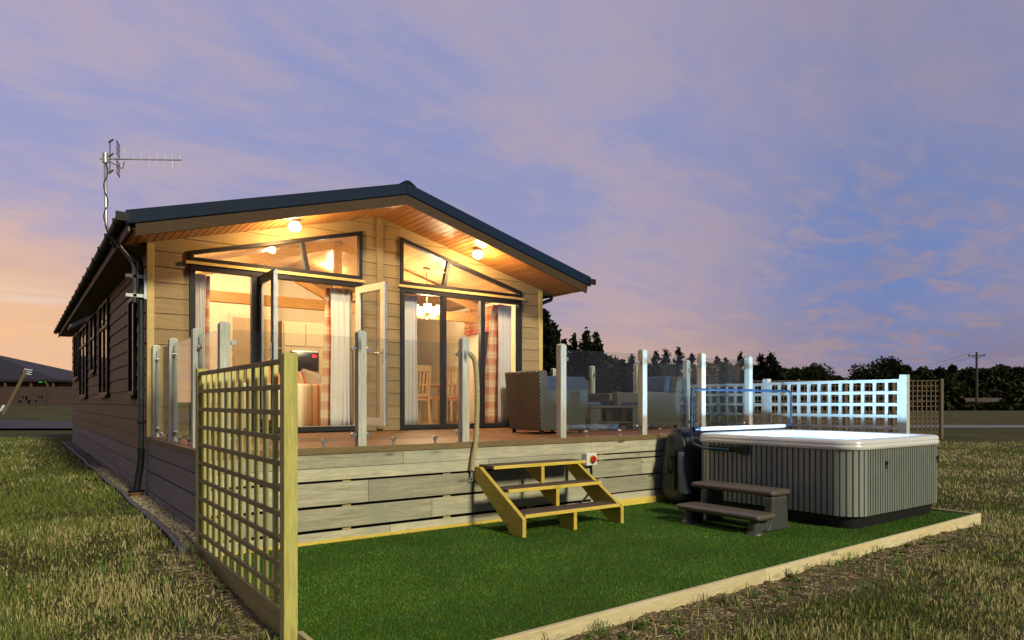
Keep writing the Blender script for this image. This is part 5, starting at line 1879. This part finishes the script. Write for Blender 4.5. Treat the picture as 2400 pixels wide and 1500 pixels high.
def conifer(name, x, y, h, w, seed, lab, grp, dens=1.0, lean=0):
    rs = np.random.default_rng(seed)
    t = thing(name, (x, y, zg(x, y)), lab, 'tree', grp)
    mb = MB()
    z0 = zg(x, y) - .1
    mb.tube([(x, y, z0), (x + lean * .3, y, z0 + h * .4), (x + lean, y, z0 + h * .97)], [h * .022, h * .014, .01], 8)
    P = []; Sz = []
    nb = int(95 * dens)
    for i in range(nb):
        f = (i + rs.uniform(0, 1)) / nb
        z = h * (.06 + .92 * f)
        ln = w * .5 * ((1 - f) ** .75) * rs.uniform(.55, 1.12) + .05
        q = rs.uniform(0, 6.283)
        up = rs.uniform(.05, .5) * (.5 + f)
        base = np.array([x + lean * f, y, z0 + z])
        dirv = np.array([math.cos(q), math.sin(q), up]); dirv /= np.linalg.norm(dirv)
        tip = base + dirv * ln
        mb.tube([base, base + dirv * ln * .9], [h * .004 + .004, .003], 4)
        k = max(6, int(ln * 42))
        ts_ = rs.uniform(.12, 1.06, k)
        pp_ = base + dirv * (ts_[:, None] * ln) + rs.normal(size=(k, 3)) * (.035 * w) * (1.15 - ts_[:, None] * .75)
        P.append(pp_); Sz.append(rs.uniform(.035, .075, k) * w * .55)
    # leader
    k = 40
    f = rs.uniform(.82, 1.02, k)
    P.append(np.stack([x + lean * f + rs.normal(size=k) * .02 * w, y + rs.normal(size=k) * .02 * w, z0 + h * f], 1)); Sz.append(np.full(k, .022 * w))
    P = np.concatenate(P); Sz = np.concatenate(Sz)
    cols = np.array([[.010, .015, .008]]) * rs.uniform(.5, 1.7, (len(P), 1))
    V, C = leafquads(P, Sz, cols)
    mb.build('trunk', M['bark'], t)
    V = V - np.array(ORG[t.name])
    np_mesh('crown', V, 4, M['leaf'], None, C, t)
    return t


def broad_pts(x, y, z0, h, w, rs, n, nc=16):
    P = []; Sz = []
    for c in range(nc):
        q = rs.uniform(0, 6.283); rr = w * .42 * rs.uniform(.1, 1) ** .6
        zc = z0 + h * rs.uniform(.28, .84)
        rr *= 1.05 - .6 * max(0, (zc - z0) / h - .55) / .4
        cc = np.array([x + math.cos(q) * rr, y + math.sin(q) * rr, zc])
        r_ = w * rs.uniform(.11, .2)
        k = n // nc
        dv = rs.normal(size=(k, 3)); dv /= np.linalg.norm(dv, axis=1)[:, None]
        P.append(cc + dv * (r_ * rs.uniform(.45, 1.1, (k, 1)))); Sz.append(np.full(k, 1.0))
    return np.concatenate(P), np.concatenate(Sz)


def broadleaf(name, x, y, h, w, seed, lab, grp, n=5200, ls=.13):
    rs = np.random.default_rng(seed)
    t = thing(name, (x, y, zg(x, y)), lab, 'tree', grp)
    z0 = zg(x, y) - .1
    mb = MB()
    mb.tube([(x, y, z0), (x + .1, y, z0 + h * .25), (x + .05, y, z0 + h * .6)], [h * .035, h * .026, h * .012], 8)
    for k in range(6):
        q = k * 1.05 + rs.uniform(0, .5); r_ = w * rs.uniform(.25, .4)
        mb.tube([(x + .08, y, z0 + h * (.22 + .05 * k)), (x + math.cos(q) * r_ * .6, y + math.sin(q) * r_ * .6, z0 + h * (.42 + .05 * k)), (x + math.cos(q) * r_, y + math.sin(q) * r_, z0 + h * (.52 + .05 * k))], [h * .014, h * .009, h * .003], 6)
    mb.build('trunk', M['bark'], t)
    P, _ = broad_pts(x, y, z0, h, w, rs, n, 20)
    P = P[P[:, 2] > z0 + .3]
    cols = np.array([[.017, .022, .010]]) * rs.uniform(.45, 1.8, (len(P), 1))
    V, C = leafquads(P, rs.uniform(.6, 1.3, len(P)) * ls, cols)
    np_mesh('crown', V - np.array(ORG[t.name]), 4, M['leaf'], None, C, t)
    return t


def hv(v, d): return CAM_H + (942.5 - v) * d / 1600


def at_px(u, d): return at((u - 1200) / 1600, d)


con = [  # (u, top v, distance, width m, label)
    (1268, 722, 34, 4.4, 'tall dark evergreen rising directly behind the right corner of the lodge'),
    (1294, 752, 35, 3.6, 'dark evergreen just right of the lodge corner'),
    (1345, 782, 37, 2.6, 'small dark evergreen left of the twin spired one beyond the deck'),
    (1374, 770, 36, 2.9, 'pointed dark evergreen, the tallest of the clump beyond the deck'),
    (1398, 776, 37, 2.8, 'dark evergreen at the right of the clump beyond the deck'),
    (1481, 829, 60, 3.4, 'small lone spire of a conifer just left of the second front post'),
    (1537, 822, 64, 4.0, 'conifer spire right of the second front glass post'),
    (1560, 818, 64, 3.8, 'conifer spire in the row between the second and third posts'),
    (1590, 812, 62, 3.6, 'tallest conifer spire in the row seen through the glass'),
    (1622, 826, 64, 3.8, 'conifer spire just left of the third front post'),
    (1680, 832, 66, 3.8, 'conifer spire right of the third front post'),
    (1700, 836, 66, 3.6, 'low conifer between the third and last front posts'),
    (1735, 826, 64, 3.8, 'conifer spire just left of the last front post'),
    (1782, 828, 60, 3.8, 'dark conifer just right of the last front post'),
    (1806, 826, 60, 4.4, 'broad dark conifer beyond the blue trellis top'),
]
for i, (u, v, d, w, lab) in enumerate(con):
    x, y = at_px(u, d)
    conifer('conifer_tree', x, y, hv(v + 2, d) - zg(x, y) + .1, w, 100 + i, lab, 'dark conifers beyond the deck', 1.0 if d > 50 else 1.8)
for i, (u, v, d, w, lab) in enumerate(((2055, 835, 110, 9.0, 'large round dark tree beyond the blue trellis'), (2103, 852, 112, 5.5, 'smaller round tree joined to the right of the big round one'),
                                       (2222, 850, 105, 4.2, 'upright dark tree left of the power pole'), (1885, 853, 100, 8.5, 'wide low dark tree between conifers and the round tree'))):
    x, y = at_px(u, d)
    broadleaf('broadleaf_tree', x, y, (hv(v, d) - zg(x, y)) * 1.06, w, 300 + i, lab, 'round trees on the skyline', 7000, .20)

# hedge lines that read as one mass
def hedge(name, prof, d, depth, seed, n, ls):
    rs = np.random.default_rng(seed)
    u = rs.uniform(prof[0][0], prof[-1][0], n)
    vt = np.interp(u, [p[0] for p in prof], [p[1] for p in prof])
    dd = d + rs.uniform(0, depth, n)
    lump = np.array([mnoise.noise(Vector((float(q) * .045, seed, 0))) * 3.5 + mnoise.noise(Vector((float(q) * .15, seed, 3))) * 3.0 for q in u])
    htop = CAM_H + (942.5 - vt - 5 + lump * 1.3) * d / 1600
    a = (u - 1200) / 1600
    x = dd * (FWD[0] + a * RGT[0]); y = dd * (FWD[1] + a * RGT[1])
    z0 = np.array([zg(float(p), float(q)) for p, q in zip(x, y)])
    z = z0 + (htop - z0) * rs.uniform(0, 1, n) ** .6
    cols = np.array([[.022, .024, .012]]) * rs.uniform(.2, 2.6, (n, 1))
    V, C = leafquads(np.stack([x, y, z], 1), rs.uniform(.6, 1.5, n) * ls, cols)
    o = np_mesh(name, V, 4, M['leaf'], 'stuff', C)
    return o


hedge('distant_hedge', [(1180, 825), (1300, 826), (1420, 826), (1452, 838), (1475, 848), (1500, 852), (1640, 848), (1760, 850), (1840, 858)], 62, 5, 5, 16000, .26)
hedge('distant_treeline', [(1780, 862), (1840, 858), (1912, 857), (1950, 874), (1987, 884), (2010, 872), (2115, 858), (2137, 863), (2160, 855), (2194, 863), (2231, 866), (2269, 857), (2306, 859), (2344, 851), (2400, 856), (2560, 852), (2700, 860), (2900, 850), (3200, 858), (3700, 850)], 115, 10, 6, 64000, .34)
hedge('lower_hedge', [(1900, 925), (2200, 900), (2245, 890), (2262, 942), (2345, 942), (2370, 905), (2420, 895), (2600, 900)], 92, 5, 8, 12000, .34)
hedge('left_hedge', [(-200, 905), (0, 908), (150, 906), (400, 903)], 95, 6, 9, 6000, .4)

# power pole with crossarm and wires
x, y = at_px(2289, 100)
pp = thing('power_pole', (x, y, 0), 'wooden electricity pole with crossarm on the right skyline', 'power pole')
zt = hv(825, 100)
mb = MB(); mb.tube([(x, y, -.3), (x, y, zt)], [.20, .13], 10); mb.build('pole', M['polewood'], pp)
ax = Vector((RGT[0], RGT[1], 0))
c = Vector((x, y, hv(834, 100)))
mb = MB(); mb.tube([c - ax * 1.25, c + ax * 1.25], .07, 6); mb.tube([c - ax * .7, c + Vector((0, 0, -.55))], .035, 5); mb.tube([c + ax * .7, c + Vector((0, 0, -.55))], .035, 5); mb.build('crossarm', M['polewood'], pp)
mb = MB()
for s_ in (-1.1, 0, 1.1): mb.tube([c + ax * s_ + Vector((0, 0, .05)), c + ax * s_ + Vector((0, 0, .30))], .06, 6)
mb.build('insulator', M['polewood'], pp)
far = at_px(2060, 210)
mb = MB()
for s_ in (-1.1, 1.1):
    p0 = c + ax * s_ + Vector((0, 0, .3)); p1 = Vector((far[0], far[1], hv(880, 210))) + ax * s_ * 1.0
    mb.tube([p0 * (1 - f) + p1 * f - Vector((0, 0, 2.2 * f * (1 - f))) for f in np.linspace(0, 1, 10)], .018, 4)
mb.build('wire', M['polewood'], pp)

# field strips, track and road
def strip(name, pts, mat, w):
    mb = MB()
    mb.add(pts, [tuple(range(len(pts)))])
    o = mb.build(name, mat); o['kind'] = 'structure'
    return o
def quad(name, u0, u1, d0, d1, mat, dz, nsub=24):
    mb = MB(); n = nsub
    for i in range(n):
        p = []
        for u, d in ((u0 + (u1 - u0) * i / n, d0), (u0 + (u1 - u0) * (i + 1) / n, d0), (u0 + (u1 - u0) * (i + 1) / n, d1), (u0 + (u1 - u0) * i / n, d1)):
            x, y = at_px(u, d); p.append((x, y, zg(x, y) + dz))
        mb.add(p, [(0, 1, 2, 3)])
    o = mb.build(name, mat); o['kind'] = 'structure'
quad('farm_track', 1900, 3900, 36.5, 41, M['track'], .03)
quad('tarmac_road', -700, 330, 30, 37, M['road'], .10)
mb = MB()
P4 = [(*at_px(2150, 94), .02), (*at_px(2420, 94), .02), (*at_px(2420, 112), 2.1), (*at_px(2150, 112), 2.1)]
mb.add(P4, [(0, 1, 2, 3)]); o = mb.build('stubble_field', plain('ripe_stubble', (.085, .062, .032), .9, nscale=.3)); o['kind'] = 'structure'

# far fence, lodge building, bench and leaning post on the left
def wall_line(name, u0, u1, d, v0, v1, lab, cat, posts):
    p = at_px(u0, d); q = at_px(u1, d)
    t = thing(name, ((p[0] + q[0]) / 2, (p[1] + q[1]) / 2, zg(*p)), lab, cat)
    dx, dy = q[0] - p[0], q[1] - p[1]; l = math.hypot(dx, dy); dx /= l; dy /= l
    zt, zb = hv(v0, d), hv(v1, d)
    mb = MB()
    def ob(mb, s0, s1, n0, n1, z0, z1):
        vs = []
        for z in (z0, z1):
            for s_, n_ in ((s0, n0), (s1, n0), (s1, n1), (s0, n1)): vs.append((p[0] + dx * s_ - dy * n_, p[1] + dy * s_ + dx * n_, z))
        mb.add(vs, [(3, 2, 1, 0), (4, 5, 6, 7), (0, 1, 5, 4), (1, 2, 6, 5), (2, 3, 7, 6), (3, 0, 4, 7)])
    nb = 8
    for i in range(nb):
        z0 = zb + (zt - zb) * i / nb
        ob(mb, 0, l, 0, .03, z0 + .02, z0 + (zt - zb) / nb - .03)
    mb.build('board_panel', M['farbrown'], t)
    n = int(l / 2.2)
    for i in range(n + 1):
        mb = MB(); ob(mb, l * i / n - .06, l * i / n + .06, -.07, -.002, zb - .3, zt + .06); mb.build('post', M['farbrown'], t)
    return t
wall_line('board_fence', -160, 245, 60, 906, 950, 'dark horizontal board fence across the far left field', 'fence', 0)

# neighbouring building with hipped roof
d = 78
pl = at_px(-210, d); pr = at_px(138, d)
b = thing('neighbour_building', (pl[0], pl[1], 1.0), 'distant dark hipped roof building with green lit windows at far left', 'building')
fx, fy = FWD
def W_(u, dd, v): x, y = at_px(u, dd); return (x, y, hv(v, d) if v is not None else zg(x, y))
ze = hv(888, d); zb = 1.0
def pos(u, dd, z): x, y = at_px(u * 1.0, d); return (x + fx * (dd - d), y + fy * (dd - d), z)
mb = MB(); V8 = [pos(-210, d, zb), pos(138, d, zb), pos(138, d + 12, zb), pos(-210, d + 12, zb), pos(-210, d, ze), pos(138, d, ze), pos(138, d + 12, ze), pos(-210, d + 12, ze)]
mb.add(V8, [(3, 2, 1, 0), (4, 5, 6, 7), (0, 1, 5, 4), (1, 2, 6, 5), (2, 3, 7, 6), (3, 0, 4, 7)]); mb.build('wall', M['farwall'], b)
zr = hv(815, d)
mb = MB(); E = [pos(-225, d - .8, ze - .1), pos(150, d - .8, ze - .1), pos(150, d + 12.8, ze - .1), pos(-225, d + 12.8, ze - .1), pos(-300, d + 6, zr), pos(-135, d + 6, zr)]
E2 = [(p[0], p[1], p[2] - .25) for p in E[:4]]
mb.add(E + E2, [(0, 1, 5, 4), (1, 2, 5), (2, 3, 4, 5), (3, 0, 4), (6, 9, 8, 7), (0, 6, 7, 1), (1, 7, 8, 2), (2, 8, 9, 3), (3, 9, 6, 0)]); mb.build('roof', M['farroof'], b)
for u0, u1, v0, v1 in ((48, 62, 889, 895), (92, 99, 891, 896), (107, 112, 892, 897)):
    mb = MB(); z0, z1 = hv(v1, d), hv(v0, d)
    mb.add([pos(u0, d - .06, z0), pos(u1, d - .06, z0), pos(u1, d - .01, z0), pos(u0, d - .01, z0), pos(u0, d - .06, z1), pos(u1, d - .06, z1), pos(u1, d - .01, z1), pos(u0, d - .01, z1)],
           [(3, 2, 1, 0), (4, 5, 6, 7), (0, 1, 5, 4), (1, 2, 6, 5), (2, 3, 7, 6), (3, 0, 4, 7)]); mb.build('window', M['green_glow'], b)
mb = MB()
for u in (20, 80, 118, 132):
    x, y, _ = pos(u, d - .5, 0); mb.tube([(x, y, zb), (x, y, ze - .1)], .14, 6)
mb.build('veranda_post', M['farwall'], b)

# leaning swing frame at the far left edge
d = 31
def W2(u, v): x, y = at_px(u, d); return Vector((x, y, hv(v, d)))
lp = thing('play_frame', W2(20, 960), 'leaning wooden play frame post with pale crosspieces at the far left edge', 'play frame')
mb = MB(); mb.tube([W2(8, 972), W2(62, 868)], .075, 8); mb.build('leaning_post', M['brown_trellis'], lp)
mb = MB()
for f in (0, 1, 2): p = W2(57 - f * 1.5, 865 + f * 5); mb.tube([p, p + Vector((RGT[0], RGT[1], 0)) * .36 + Vector((0, 0, -.06))], .028, 6)
mb.build('crosspiece', M['whitemetal'], lp)
mb = MB(); mb.tube([W2(-30, 968), W2(2, 962), W2(9, 950)], .06, 6); mb.build('slide_edge', M['whitetube'], lp)
# picnic bench
d = 50
x, y = at_px(76, d)
bt = thing('picnic_bench', (x, y, zg(x, y)), 'dark wooden picnic bench on the grass before the far fence', 'bench')
zb = zg(x, y)
ax = Vector((RGT[0], RGT[1], 0)); ay = Vector((FWD[0], FWD[1], 0)); c0 = Vector((x, y, zb))
def ob2(mb, s0, s1, n0, n1, z0, z1):
    vs = [c0 + ax * s_ + ay * n_ + Vector((0, 0, z)) for z in (z0, z1) for s_, n_ in ((s0, n0), (s1, n0), (s1, n1), (s0, n1))]
    mb.add(vs, [(3, 2, 1, 0), (4, 5, 6, 7), (0, 1, 5, 4), (1, 2, 6, 5), (2, 3, 7, 6), (3, 0, 4, 7)])
mb = MB(); ob2(mb, -.75, .75, -.35, .35, .72, .76); mb.build('tabletop', M['polewood'], bt)
for n_ in (-.7, .5):
    mb = MB(); ob2(mb, -.75, .75, n_, n_ + .22, .43, .47); mb.build('seat', M['polewood'], bt)
for s_ in (-.62, .52):
    mb = MB(); ob2(mb, s_, s_ + .09, -.70, .70, .38, .43); ob2(mb, s_, s_ + .09, -.5, -.38, 0, .38); ob2(mb, s_, s_ + .09, .38, .5, 0, .38); ob2(mb, s_, s_ + .09, -.25, -.13, .43, .72); ob2(mb, s_, s_ + .09, .13, .25, .43, .72); mb.build('leg_frame', M['polewood'], bt)
